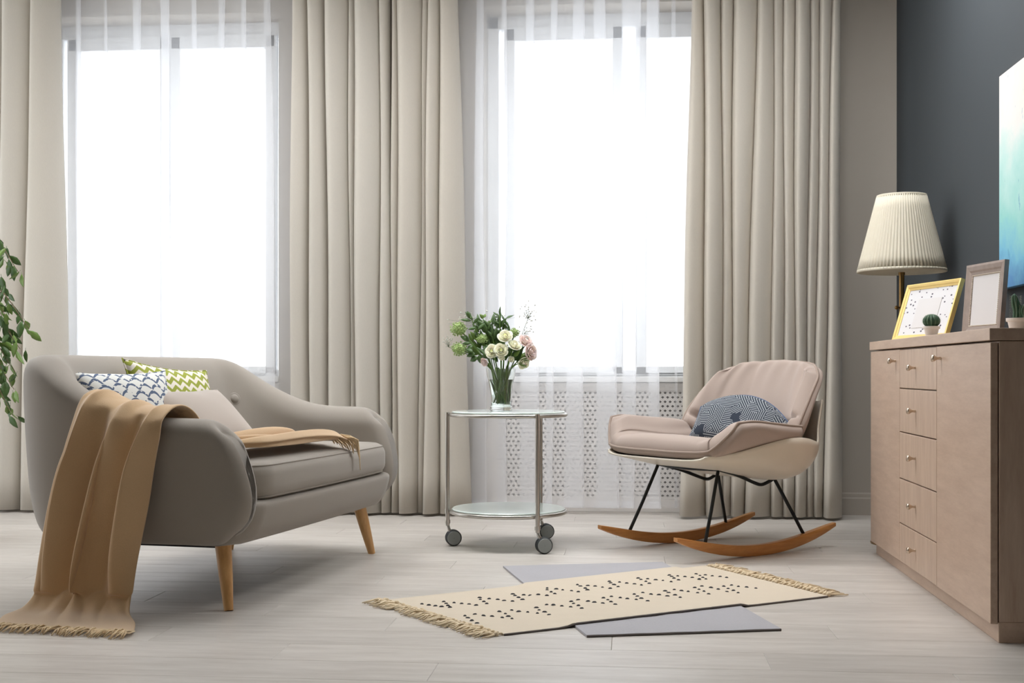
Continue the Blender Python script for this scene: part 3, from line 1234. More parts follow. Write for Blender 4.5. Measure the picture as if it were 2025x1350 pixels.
def dot(u, v):
    p = rug_pt(u + rg.uniform(-.004, .004), v + rg.uniform(-.004, .004))
    a = rg.uniform(-.5, .5)
    L, Wd = rg.uniform(.006, .0095), rg.uniform(.0035, .0055)
    v_, n_ = [], 6
    zd = .0058 + over_grey(p)
    for k in range(n_):
        t = 2 * PI * k / n_
        x, y = L * math.cos(t), Wd * math.sin(t)
        v_.append((p.x + x * math.cos(a) - y * math.sin(a), p.y + x * math.sin(a) + y * math.cos(a), zd))
    v_ += [(p.x + (q[0] - p.x) * .5, p.y + (q[1] - p.y) * .5, zd + .004) for q in v_]
    dm.add(v_, [(k, (k + 1) % n_, n_ + (k + 1) % n_, n_ + k) for k in range(n_)] + [tuple(range(n_, 2 * n_))])


for k in range(9):
    u0 = -.523 + .128 * k
    for (du, v) in ((0, .20), (-.012, .168), (-.02, .135), (-.03, .10)): dot(u0 + du, v)
    for (du, v) in ((.020, .17), (.031, .143), (.042, .115), (.054, .087)): dot(u0 + du, v)
    u1 = -.592 + .128 * k
    for (du, v) in ((0, -.045), (-.012, -.085), (-.02, -.12), (-.034, -.165)): dot(u1 + du, v)
    for (du, v) in ((.040, -.040), (.050, -.070), (.063, -.096), (.076, -.128)): dot(u1 + du, v)
for (u, v) in ((-.60, .199), (-.592, .174), (-.585, .150), (-.575, .125)): dot(u, v)
d_ = dm.build('dot_pattern', M['rug_dot'], cream)
d_['kind'] = 'stuff'


def rug_fringe(P, Q, out, n, seed):
    rg = random.Random(seed)
    m = MB()
    out = Vector(out).normalized()
    al = (Q - P).normalized()
    for k in range(n):
        p = P.lerp(Q, (k + .5) / n) + Vector((0, 0, .006))
        # knot
        kn = p + out * rg.uniform(.012, .022) + Vector((0, 0, rg.uniform(-.002, .004)))
        m.sphere(kn, rg.uniform(.007, .010), 7, 5)
        for s in range(5):
            L = rg.uniform(.045, .085)
            d = (out + al * rg.uniform(-.9, .9)).normalized()
            q = [p, kn, kn + d * L * .5 + Vector((0, 0, rg.uniform(-.002, .008))), kn + d * L]
            q[-1].z = .005
            m.tube(q, [.003, .004, .0028, .0018], 5)
    return m


lx = (A - D_ + B - C_)
for m, sgn in ((rug_fringe(A, B, lx, 34, 3), 1), (rug_fringe(D_, C_, -lx, 34, 4), -1)):
    f_ = m.build('fringe', M['rug_fringe'], cream)
    f_['kind'] = 'stuff'

# ------------------------------------------------------------------ glass trolley table
TC = Vector((-.504, 5.385, 0))
table = thing('trolley_table', 'round two-tier glass side table on three castors', 'side table', TC)
for (z, r, nm) in ((.578, .243, 'glass_top'), (.163, .243, 'glass_shelf')):
    MB().lathe([(0, z - .008), (r - .003, z - .008), (r, z - .005), (r, z - .003), (r - .003, z), (0, z)], 72).build(nm, M['table_glass'], table, angle=30)
wd = [Vector((-.255, -.019, 0)), Vector((.134, -.210, 0)), Vector((.120, .228, 0))]
for (z, nm) in ((.562, 'top_ring'), (.148, 'shelf_ring')):
    MB().tube([(.246 * math.cos(a), .246 * math.sin(a), z) for a in [2 * PI * k / 72 for k in range(72)]], .0085, 10, closed=True).build(nm, M['steel'], table)
for w in wd:
    d = w.normalized()
    t_ = Vector((-d.y, d.x, 0))
    p = d * .262
    lg = MB().tube([p + Vector((0, 0, z)) for z in (.572, .56, .3, .14, .085)], .0095, 12)
    lg.tube([p + Vector((0, 0, .14)), p + Vector((0, 0, .155))], .0125, 12)
    lg.tube([p + Vector((0, 0, .095)), p + Vector((0, 0, .110))], .0125, 12)
    L_ = lg.build('leg', M['steel'], table, angle=50)
    # castor: two discs each side of a fork, axis roughly towards the camera
    ax = Vector((.28, -.96, 0)).normalized()
    sd_ = Vector((ax.y, -ax.x, 0)) * -1
    wc = p + Vector((.026, -.004, .0345))
    fk = MB().tube([p + Vector((0, 0, .09)), p + Vector((.006, 0, .07)), wc + Vector((0, 0, .004))], .0075, 8)
    fk.build('castor_fork', M['steel'], L_)
    for s in (-1, 1):
        b = MB()
        prof = [(-.0025, 0), (.0, .029), (.003, .0335), (.010, .0345), (.016, .0325), (.018, .029)]
        rws = []
        for (u, r) in prof:
            rws.append([wc + ax * s * (u + .003) + (sd_ * math.cos(a) + Vector((0, 0, 1)) * math.sin(a)) * max(r, .001) for a in [2 * PI * k / 32 for k in range(32)]])
        b.grid(rws, wrap=True)
        wh = b.build('wheel', M['rubber'], L_)
        cp = MB()
        rws = [[wc + ax * s * (u + .003) + (sd_ * math.cos(a) + Vector((0, 0, 1)) * math.sin(a)) * r for a in [2 * PI * k / 32 for k in range(32)]] for (u, r) in ((.0175, .0295), (.0195, .028), (.0195, .001))]
        cp.grid(rws, wrap=True)
        cp.build('hubcap', M['wheelcap'], L_, angle=30)

# ------------------------------------------------------------------ vase and bouquet
VC = at_Y(991, 803, 5.375)
VZ = .579
VC.z = VZ
prof_o = [(.0, 0), (.044, 0), (.049, .004), (.048, .012), (.044, .022), (.0425, .040), (.045, .075), (.052, .115), (.059, .150), (.0635, .180)]
prof_i = [(.0615, .180), (.057, .150), (.050, .115), (.043, .075), (.0405, .042), (.040, .026), (.0, .022)]
vase = MB().lathe(prof_o + prof_i, 56, VC).build('vase', M['vase'], angle=60)
tag(vase, 'clear glass vase of water standing on the trolley table', 'vase')
MB().lathe([(0, .0225), (.0396, .0265), (.0400, .042), (.0425, .075), (.0494, .115), (.0536, .134), (0, .134)], 48, VC).build('water', M['water'], vase, angle=60)

BY = VC.y
fgroup = 'flowers and sprigs in the vase'
SB = 0


def stem_pts(head, wob=0.0):
    global SB
    SB += 1
    rg = random.Random(SB * 13)
    a = rg.uniform(0, 2 * PI)
    ax = -1 if head.x > VC.x else 1
    foot = VC + Vector((ax * rg.uniform(.0, .026), rg.uniform(-.022, .022), .030))
    # neck passes through the vase mouth
    ne = VC + Vector((max(-.040, min(.040, (head.x - VC.x) * .45)), max(-.035, min(.035, (head.y - VC.y) * .4 + rg.uniform(-.02, .02))), .175))
    return crom([foot, foot.lerp(ne, .5) + Vector((rg.uniform(-.004, .004), 0, 0)), ne, ne.lerp(head, .55) + Vector((0, 0, .01)), head], 4)


def leaf_shape(mb, base, tip, width, nrm=Vector((0, -1, .5)), curl=.15):
    ax = tip - base
    L = ax.length
    d = ax / L
    sdv = d.cross(nrm).normalized()
    up = sdv.cross(d).normalized()
    rows = []
    for i, (t, w) in enumerate(((0, .06), (.18, .62), (.42, 1), (.7, .72), (.88, .34), (1, .02))):
        c = base + d * L * t - up * (curl * L * t * t)
        rows.append([c - sdv * width / 2 * w + up * width * .12 * w, c, c + sdv * width / 2 * w + up * width * .12 * w])
    mb.grid(rows)


def flower_root(name, label, head, stem_r=.0028, smat='stem'):
    r = thing(name, label, 'flower', VC, 0, fgroup)
    pts = stem_pts(head)
    MB().tube([p - VC for p in pts], [stem_r] * len(pts), 6).build('stem', M[smat], r)
    return r, pts


def rose(name, label, px, py, dy, R, mat, heart, face=(0, -.85, .5)):
    head = at_Y(px, py, BY + dy)
    root, pts = flower_root(name, label, head)
    f = Vector(face).normalized()
    u = f.cross(Vector((0, 0, 1))).normalized()
    w = f.cross(u)
    c = head - VC
    rg = random.Random(int(px))
    m = MB()
    for ring, (nr, r0, r1, hgt, op) in enumerate(((5, .30, 1.0, .55, .30), (5, .24, .78, .75, .15), (4, .16, .52, .85, .05), (3, .08, .30, .85, 0))):
        for k in range(nr):
            a0 = 2 * PI * k / nr + ring * .6 + rg.uniform(-.1, .1)
            rows = []
            for i in range(5):
                t = i / 4
                rr = R * lerp(r0, r1, math.sin(t * PI / 2)) * (1 + op * t * t * .6)
                hh = R * (hgt * t ** 1.3 - .35) - R * op * .5 * t ** 4
                row = []
                for j in range(6):
                    s = -1 + 2 * j / 5
                    wid = (PI / nr) * 1.25 * (1 - .35 * t ** 6)
                    a = a0 + s * wid
                    q = rr * (1 - .05 * s * s)
                    hj = hh - R * .12 * t * s * s
                    row.append(c + (u * math.cos(a) + w * math.sin(a)) * q + f * hj)
                rows.append(row)
            m.grid(rows)
    m.build('bloom', M[mat], root, solid=.0006)
    MB().sphere(c + f * R * .1, R * .28, 8, 6).build('heart', M[heart], root)
    cal = MB()
    cal.sphere(c - f * R * .38, R * .34, 8, 6)
    cal.build('calyx', M['stem'], root)
    return root


rose('white_rose', 'open cream rose at the left of the lower pair above the vase rim', 973, 694, -.060, .0285, 'rosew', 'rosec', (-.25, -.9, .3))
rose('white_rose', 'open cream rose at the right of the lower pair above the vase rim', 991, 692, -.070, .0280, 'rosew', 'rosec', (.1, -.9, .35))
rose('white_rose', 'open cream rose highest among the white blooms of the bouquet', 999, 664, -.045, .0295, 'rosew', 'rosec', (0, -.75, .6))
rose('white_rose', 'closed white rose between the cream roses and the blush blooms', 1018, 682, -.055, .0270, 'rosew', 'rosew', (.35, -.6, .7))
rose('pink_bloom', 'ruffled blush bloom at the upper right of the bouquet', 1040, 674, -.010, .0310, 'pink', 'pink', (.5, -.6, .6))
rose('pink_bloom', 'ruffled blush bloom at the far right edge of the bouquet', 1050, 696, -.020, .0320, 'pink', 'pink', (.75, -.6, .1))
rose('pink_bloom', 'pale blush bloom drooping over the right of the vase rim', 1036, 718, -.030, .0250, 'rosew', 'pink', (.5, -.7, -.4))
rose('pink_bloom', 'small blush bloom drooping over the left of the vase rim', 957, 716, -.030, .0175, 'pink', 'pink', (-.5, -.7, -.4))
rose('rose_bud', 'half closed cream bud hanging below the rose pair', 992, 708, -.075, .0125, 'rosew', 'pink', (0, -.6, -.7))
rose('rose_bud', 'small cream bud low at the right of the bouquet', 1011, 710, -.065, .0125, 'rosew', 'rosec', (.2, -.8, .3))


def ball(name, label, px, py, dy, R):
    head = at_Y(px, py, BY + dy)
    root, pts = flower_root(name, label, head, .003)
    rg = random.Random(int(px * 3 + py))
    c = head - VC
    m = MB()
    for k in range(120):
        z = 1 - 2 * (k + .5) / 120
        a = k * 2.39996
        q = math.sqrt(1 - z * z)
        rr = R * rg.uniform(.70, 1.12)
        p = c + Vector((q * math.cos(a), q * math.sin(a), z * .85)) * rr
        m.sphere(p, R * rg.uniform(.09, .15), 6, 4, (1, 1, .7))
    m.sphere(c, R * .74, 12, 8)
    m.build('floret_cluster', M['viburnum'], root)
    return root


ball('green_viburnum', 'lime green snowball bloom at the upper left of the bouquet', 907, 650, 0, .034)
ball('green_viburnum', 'lime green snowball bloom at the lower left of the bouquet', 909, 690, -.01, .033)
ball('green_viburnum', 'small yellow-green bud cluster behind the highest cream rose', 1017, 658, .01, .022)
ball('green_viburnum', 'yellow-green bud cluster in the dark middle of the bouquet', 953, 670, .0, .024)


def sprig(name, label, tip, leaves, mat='leafd', dy=0, wd=.016):
    head = at_Y(tip[0], tip[1], BY + dy)
    root, pts = flower_root(name, label, head, .0022)
    for (bx, by, tx, ty, w) in leaves:
        b = at_Y(bx, by, BY + dy) - VC
        e = at_Y(tx, ty, BY + dy + random.uniform(-.012, .012)) - VC
        m = MB()
        leaf_shape(m, b, b + (e - b) * 1.15, w * 1.25, Vector((random.uniform(-.3, .3), -1, random.uniform(.2, .7))))
        m.build('leaf', M[mat], root, solid=.0006)
    return root


sprig('leafy_sprig', 'dark leafy sprig reaching to the top left of the bouquet', (930, 626),
      [(935, 632, 922, 618, .015), (932, 634, 913, 631, .013), (942, 648, 928, 650, .013), (945, 652, 956, 640, .013), (936, 640, 946, 628, .012), (931, 627, 925, 616, .011)], 'leafd', -.01)
sprig('leafy_sprig', 'mid green leafy sprig with rounded leaves, left of the grassy spikes', (955, 628),
      [(955, 634, 944, 641, .018), (956, 630, 950, 622, .014), (960, 640, 948, 650, .017), (962, 644, 972, 632, .014), (957, 628, 960, 621, .012)], 'leafm', .02)
sprig('leafy_sprig', 'thin pointed leaf spray standing highest in the bouquet', (988, 618),
      [(988, 624, 988.5, 608, .008), (986, 625, 976, 617, .007), (986, 627, 978, 626, .007), (990, 632, 984, 620, .007), (987, 640, 978, 632, .008)], 'leafd', .0, .01)
sprig('leafy_sprig', 'curved pointed leaf spray at the top right of the bouquet', (1000, 630),
      [(1000, 630, 1013, 623, .010), (998, 633, 1006, 645, .009), (1004, 640, 1008, 655, .008), (996, 640, 1004, 650, .009), (998, 634, 992, 622, .008)], 'leafd', .01)
sprig('leafy_sprig', 'dark leaf pair hanging at the lower left of the bouquet', (940, 708),
      [(945, 706, 931, 712, .024), (940, 699, 924, 703, .020), (936, 696, 922, 690, .016), (946, 702, 950, 716, .018)], 'leafd', -.03)
sprig('leafy_sprig', 'dark leafy sprig crossing between the two green snowballs', (915, 664),
      [(928, 674, 913, 665, .018), (930, 679, 917, 678, .015), (934, 682, 925, 690, .015), (926, 676, 922, 664, .012)], 'leafd', -.015)
sprig('leafy_sprig', 'grey-green leaves under the blush blooms at the right', (1046, 712),
      [(1026, 712, 1046, 702, .018), (1022, 716, 1040, 723, .014), (1030, 706, 1042, 696, .014), (1016, 706, 1026, 694, .016)], 'leafm', -.04)
# dense dark filler greenery in the middle of the bouquet
rg = random.Random(21)
for k, lab in enumerate(('dense dark filler foliage at the centre of the bouquet', 'dense mid green filler foliage behind the rose pair', 'dark filler foliage just above the vase rim')):
    cx_, cy_ = ((972, 662), (966, 682), (992, 706))[k]
    sx_, sy_ = ((26, 22), (30, 20), (32, 10))[k]
    lv = []
    for q in range(52):
        bx, by = cx_ + rg.uniform(-1, 1) * sx_, cy_ + rg.uniform(-1, 1) * sy_
        an = math.atan2(by - 745, bx - 990) + rg.uniform(-.6, .6)
        L = rg.uniform(12, 22)
        lv.append((bx, by, bx + L * math.cos(an), by + L * math.sin(an), rg.uniform(.009, .019)))
    sprig('filler_foliage', lab, (cx_, cy_ - 8), lv, ('leafd', 'leafm', 'leafd')[k], (.01, .02, -.02)[k])
# baby's breath
for k, (lab, cx_, cy_, sx_, sy_, n_, dy) in enumerate((('wispy white baby breath spray at the top right of the bouquet', 1044, 618, 10, 16, 34, .03), ('wispy white baby breath spray at the left edge of the bouquet', 887, 674, 9, 9, 22, .03),
                                                      ('wispy white baby breath spray over the top middle of the bouquet', 958, 634, 38, 14, 50, .03), ('wispy baby breath spray behind the blush blooms', 1036, 656, 16, 10, 22, .04))):
    head = at_Y(cx_, cy_ + 12, BY + dy)
    root, pts = flower_root('baby_breath', lab, head, .0012, 'twig')
    tw, bd = MB(), MB()
    for q in range(n_):
        p = at_Y(cx_ + rg.gauss(0, .7) * sx_, cy_ + rg.gauss(0, .7) * sy_, BY + dy + rg.uniform(-.03, .03)) - VC
        tw.tube([head - VC, (head - VC).lerp(p, .6) + Vector((rg.uniform(-.004, .004), 0, .002)), p], .00045, 3)
        bd.sphere(p, rg.uniform(.0020, .0034), 6, 4)
    tw.build('twigs', M['twig'], root)['kind'] = 'stuff'
    bd.build('buds', M['gyp'], root)['kind'] = 'stuff'
# extra bare stems seen through the glass belong to the filler foliage bunch
root = thing('stem_bundle', 'bundle of crossing green stems inside the glass vase', 'stems', VC, 0, None)
for k in range(34):
    a, b = rg.uniform(0, 2 * PI), rg.uniform(0, 2 * PI)
    r0, r1 = .030 * math.sqrt(rg.random()), .044 * math.sqrt(rg.random())
    p0 = Vector((r0 * math.cos(a) + .010, r0 * math.sin(a) * .8, .028))
    p1 = Vector((-r1 * math.cos(a + 2.2) - .002, r1 * math.sin(b) * .8, rg.uniform(.165, .185)))
    MB().tube([p0, p0.lerp(p1, .5), p1], rg.uniform(.0018, .0030), 6).build('stem', M['stem'], root)

# ------------------------------------------------------------------ rocking chair (local x = facing, y = towards the camera side)
CH_LOC, CH_RZ = (.385, 5.38, 0), math.radians(180 + 39)
chair = thing('rocking_chair', 'dusty pink padded rocking chair with white shell on wooden rockers', 'chair', CH_LOC, CH_RZ)
CM = Matrix.Translation(CH_LOC) @ Matrix.Rotation(CH_RZ, 4, 'Z')
CR3 = Matrix.Rotation(CH_RZ, 3, 'Z')


def sym(row):
    """row given from the centre outwards to +y; mirror to -y."""
    return [Vector((x, -y, z)) for (x, y, z) in row[:0:-1]] + [Vector(p) for p in row]


def padded(ctrl, nu, nv, thick, puff, name, mat, quilt=None, wrinkle=0, seed=0):
    g = cgrid(ctrl, nu, nv)
    ni, nj = len(g), len(g[0])
    top, bot = [], []
    for i in range(ni):
        rt, rb = [], []
        for j in range(nj):
            a = g[min(i + 1, ni - 1)][j] - g[max(i - 1, 0)][j]
            b = g[i][min(j + 1, nj - 1)] - g[i][max(j - 1, 0)]
            n = b.cross(a)
            n.normalize()
            s, t = i / (ni - 1), j / (nj - 1)
            e = (max(0, 1 - abs(2 * s - 1) ** 9) * max(0, 1 - abs(2 * t - 1) ** 11)) ** .5
            h = thick * .5 * e
            q = puff * e * (quilt(s, t) if quilt else 1)
            q += wrinkle * e * (math.sin(62 * t + 1.5 * math.sin(7 * s + seed)) + .6 * math.sin(33 * t + 4 * s)) * (.25 + .75 * s ** 2)
            rt.append(g[i][j] + n * (h + q))
            rb.append(g[i][j] - n * h)
        top.append(rt)
        bot.append(rb)
    mb = MB().grid(top).grid(bot)
    o = mb.build(name, mat, chair)
    edge = [g[0][j] for j in range(nj)] + [g[i][-1] for i in range(1, ni)] + [g[-1][j] for j in range(nj - 2, -1, -1)] + [g[i][0] for i in range(ni - 2, 0, -1)]
    MB().tube(edge, .0058, 7, closed=True).build('piping', M['chair_pipe'], o)
    return o


# seat liner: rows from the front edge to the rear, columns centre -> side crease -> wing edge
seat_rows = [
    sym([(.375, 0, .428), (.372, .16, .428), (.345, .285, .432), (.325, .325, .450), (.285, .375, .510), (.262, .392, .548)]),
    sym([(.27, 0, .432), (.265, .16, .432), (.245, .285, .438), (.225, .335, .462), (.195, .388, .520), (.185, .405, .553)]),
    sym([(.12, 0, .408), (.12, .16, .410), (.11, .280, .425), (.10, .330, .456), (.085, .382, .510), (.08, .400, .543)]),
    sym([(-.04, 0, .385), (-.04, .16, .388), (-.03, .270, .410), (-.03, .320, .446), (-.03, .362, .500), (-.03, .382, .532)]),
    sym([(-.17, 0, .378), (-.165, .16, .382), (-.15, .255, .405), (-.14, .305, .444), (-.13, .340, .492), (-.125, .358, .525)]),
]
padded(seat_rows, 9, 8, .066, .018, 'seat_liner', M['chair_fab'], lambda s, t: .55 + .9 * abs(math.sin(PI * (t * 3))) ** .6, .0022, 1)
back_rows = [
    sym([(-.200, 0, .385), (-.195, .13, .395), (-.165, .25, .430), (-.125, .325, .485), (-.108, .350, .515)]),
    sym([(-.262, 0, .50), (-.255, .13, .505), (-.220, .25, .525), (-.165, .325, .560), (-.145, .348, .578)]),
    sym([(-.315, 0, .62), (-.308, .13, .622), (-.278, .24, .632), (-.228, .308, .652), (-.212, .330, .660)]),
    sym([(-.362, 0, .735), (-.357, .12, .733), (-.330, .22, .728), (-.290, .283, .722), (-.278, .302, .722)]),
    sym([(-.385, 0, .790), (-.381, .11, .787), (-.358, .20, .778), (-.322, .252, .764), (-.308, .270, .756)]),
]
padded(back_rows, 12, 8, .056, .022, 'back_liner', M['chair_fab'], lambda s, t: (.55 + .75 * abs(math.sin(PI * 2.5 * t)) ** .5) * (1 - 1.3 * math.exp(-((s - .20) / .035) ** 2)), .0040, 4)


# moulded shell (white) that cups the liner from below and behind
def shell_rows():
    secs = [  # x, z_bottom, half width, rim x shift, z_rim
        (.378, .396, .300, -.03, .416), (.27, .372, .352, -.035, .432), (.12, .340, .390, -.02, .464), (-.02, .314, .392, 0, .482),
        (-.13, .300, .388, .015, .480), (-.215, .325, .368, .03, .466), (-.275, .39, .345, .045, .462), (-.315, .50, .315, .05, .52), (-.365, .62, .290, .05, .63)]
    rows = []
    for (x, zb, hw, sx, zr) in secs:
        r = []
        for k in range(7):
            w = k / 6
            r.append((x + sx * w * w, hw * math.sin(w * PI / 2) ** .9, zb + (zr - zb) * (1 - math.cos(w * PI / 2)) ** 2.0))
        rows.append(sym(r))
    return rows


MB().grid(cgrid(shell_rows(), 3, 6)).build('shell', M['shell'], chair, solid=.008)
# wire base
ft, rt_ = (.17, .185, .352), (-.16, .170, .300)
for s in (1, -1):
    MB().tube([(.30, s * .24, .040), (.235, s * .213, .19), (ft[0], s * ft[1], ft[2])], .0072, 10).build('leg', M['black_metal'], chair)
    MB().tube([(-.28, s * .24, .040), (-.22, s * .206, .17), (rt_[0], s * rt_[1], rt_[2])], .0072, 10).build('leg', M['black_metal'], chair)
    MB().tube(crom([(ft[0], s * ft[1], ft[2]), (.06, s * .175, .325), (-.05, s * .165, .287), (-.09, s * .163, .277), (-.12, s * .165, .283), (rt_[0], s * rt_[1], rt_[2])], 5), .0072, 10).build('side_rail', M['black_metal'], chair)
MB().tube(crom([(ft[0], -ft[1], ft[2]), (.178, -.09, .349), (.18, 0, .347), (.178, .09, .349), (ft[0], ft[1], ft[2])], 5), .0072, 10).build('cross_bar', M['black_metal'], chair)
for s in (1, -1):
    rows = []
    R = .445
    for k in range(29):
        t = -1 + 2 * k / 28
        x = R * t
        zb = .088 * abs(t) ** 2.1
        hh = lerp(.044, .016, abs(t) ** 4)
        ww = .0155 * (1 - .25 * abs(t) ** 6)
        rows.append([Vector((x, s * .24 + a * ww, zb + b * hh)) for (a, b) in ((-.8, 0), (.8, 0), (1, .12), (1, .88), (.8, 1), (-.8, 1), (-1, .88), (-1, .12))])
    mb = MB().grid(rows, wrap=True)
    mb.f.append(tuple(range(8)))
    mb.f.append(tuple(28 * 8 + k for k in range(8))[::-1])
    mb.build('rocker', M['rocker_wood'], chair, angle=40)
nv = pillow('cushion', 'navy cushion with fine white hatching on the rocking chair', M['navy'], CM @ Vector((-.080, .035, .490)), CR3 @ Vector((.84, .31, .45)), CR3 @ Vector((-.47, 0, .88)), (.43, .16), .15, 'cushion on the rocking chair', M['navy_back'], .02, -1.15)

# ------------------------------------------------------------------ dresser
DX, DY0, DY1, DH = 1.0, 3.575, 5.285, .868
dresser = thing('dresser', 'pale ash dresser with two doors and five drawers', 'dresser', (DX, (DY0 + DY1) / 2, 0))
oy = (DY0 + DY1) / 2
XB = WALL_XR - DX - .02


def dbox(name, x0, x1, y0, y1, z0, z1, mat, parent=None, bevel=.002):
    return MB().box((x0, y0 - oy, z0), (x1, y1 - oy, z1)).build(name, mat, parent or dresser, smooth=False, bevel=bevel)


dbox('top', -.004, XB, DY0 - .004, DY1 + .004, DH - .034, DH, M['dresser'])
dbox('body', .023, XB, DY0, DY1, .058, DH - .0355, M['dresser_v'])
dbox('plinth', .022, XB - .02, DY0 + .002, DY1 - .002, 0, .058, M['dresser'])
ZT, ZB = DH - .040, .052
G = .0018
YA, YB = 4.183, 4.736


def knob(parent, y, z):
    m = MB()
    prof = [(.0, .0055), (.004, .0055), (.010, .0045), (.016, .0065), (.021, .0105), (.027, .0115), (.030, .0095), (.031, .001)]
    rows = [[Vector((-d, r * math.cos(a) + y - oy, r * math.sin(a) + z)) for a in [2 * PI * k / 18 for k in range(18)]] for (d, r) in prof]
    m.grid(rows, wrap=True)
    m.f.append(tuple((len(prof) - 1) * 18 + k for k in range(18)))
    m.build('knob', M['knob'], parent, angle=60)


def kz(px, py): return at_X(px, py, DX - .02)


def at_X(x, y, X):
    k = (x - CXP) / FPX
    zc = X / (k * CY - SY)
    xc = k * zc
    return Vector((X, xc * SY + zc * CY, CAM_H - (y - HYP) * zc / FPX))


d1 = dbox('door', 0, .020, YB + G, DY1 - .001, ZB, ZT, M['dresser'])
q = at_X(1770, 713, DX - .025); knob(d1, 4.80, q.z)
d2 = dbox('door', 0, .020, DY0 + .002, YA - G, ZB, ZT, M['dresser'])
q = at_X(1849, 708, DX - .025); knob(d2, 4.125, q.z)
zs = [ZT, .686, .527, .357, .193, ZB]
for i in range(5):
    dr = dbox('drawer', 0, .020, YA + G, YB - G, zs[i + 1] + G, zs[i] - G, M['dresser_v'])
    knob(dr, (YA + YB) / 2 + .02, lerp(zs[i], zs[i + 1], .5) + .004)

# ------------------------------------------------------------------ floor lamp behind the dresser
LP = at_X(1783, 533, 1.19)
lamp = thing('floor_lamp', 'ivory pleated-shade brass lamp behind the dresser by the grey wall', 'lamp', (LP.x, LP.y, 0))
MB().lathe([(0, 0), (.13, 0), (.132, .006), (.12, .014), (.04, .022), (.016, .034), (.012, .05), (0, .05)], 40).build('base', M['brass'], lamp, angle=50)
pole_t = 1.225
MB().tube([(0, 0, .03), (0, 0, 1.02), (0, 0, pole_t)], .0115, 14).build('pole', M['brass'], lamp, angle=50)
MB().lathe([(0, pole_t - .06), (.014, pole_t - .06), (.014, pole_t - .03), (.022, pole_t - .028), (.026, pole_t - .01), (.026, pole_t + .05), (0, pole_t + .05)], 24).build('socket', M['brass'], lamp, angle=50)
kz_ = at_X(1767, 612, LP.x).z
sw = MB().tube([(0, 0, kz_), (-.018, -.01, kz_)], .004, 8)
sw.sphere((-.024, -.013, kz_), .009, 12, 8)
sw.build('switch', M['brass'], lamp)
zb, zt = LP.z - .006, 1.505
rb, rt2 = .185, .104
NP = 72
mod = lambda k: 1 + (.011 if k % 4 in (1, 2) else -.008)
mb = MB()
rows = []
for i in range(7):
    t = i / 6
    r = lerp(rb, rt2, t)
    rows.append([Vector((r * (1 + .017 * math.cos(2 * PI * k / 4)) * math.cos(2 * PI * k / (NP * 4)), r * (1 + .017 * math.cos(2 * PI * k / 4)) * math.sin(2 * PI * k / (NP * 4)), lerp(zb, zt, t))) for k in range(NP * 4)])
shd = mb.grid(rows, wrap=True).build('lamp_shade', M['shade'], lamp, solid=.002)
for (z, r) in ((zb, rb), (zt, rt2)):
    MB().lathe([(r * 1.004, z - .006), (r * 1.022, z - .005), (r * 1.018 - .001, z + .006), (r * .998, z + .007), (r * 1.004, z - .006)], 96).build('trim_band', M['shade'], shd)
m = MB()
for k in range(3):
    a = 2 * PI * k / 3 + .4
    m.tube([(.02 * math.cos(a), .02 * math.sin(a), pole_t + .045), (rt2 * math.cos(a), rt2 * math.sin(a), zt - .02)], .0018, 6)
m.build('shade_spider', M['brass'], lamp)
MB().sphere((0, 0, pole_t + .10), .03, 14, 10, (1, 1, 1.3)).build('bulb', M['pot'], lamp)


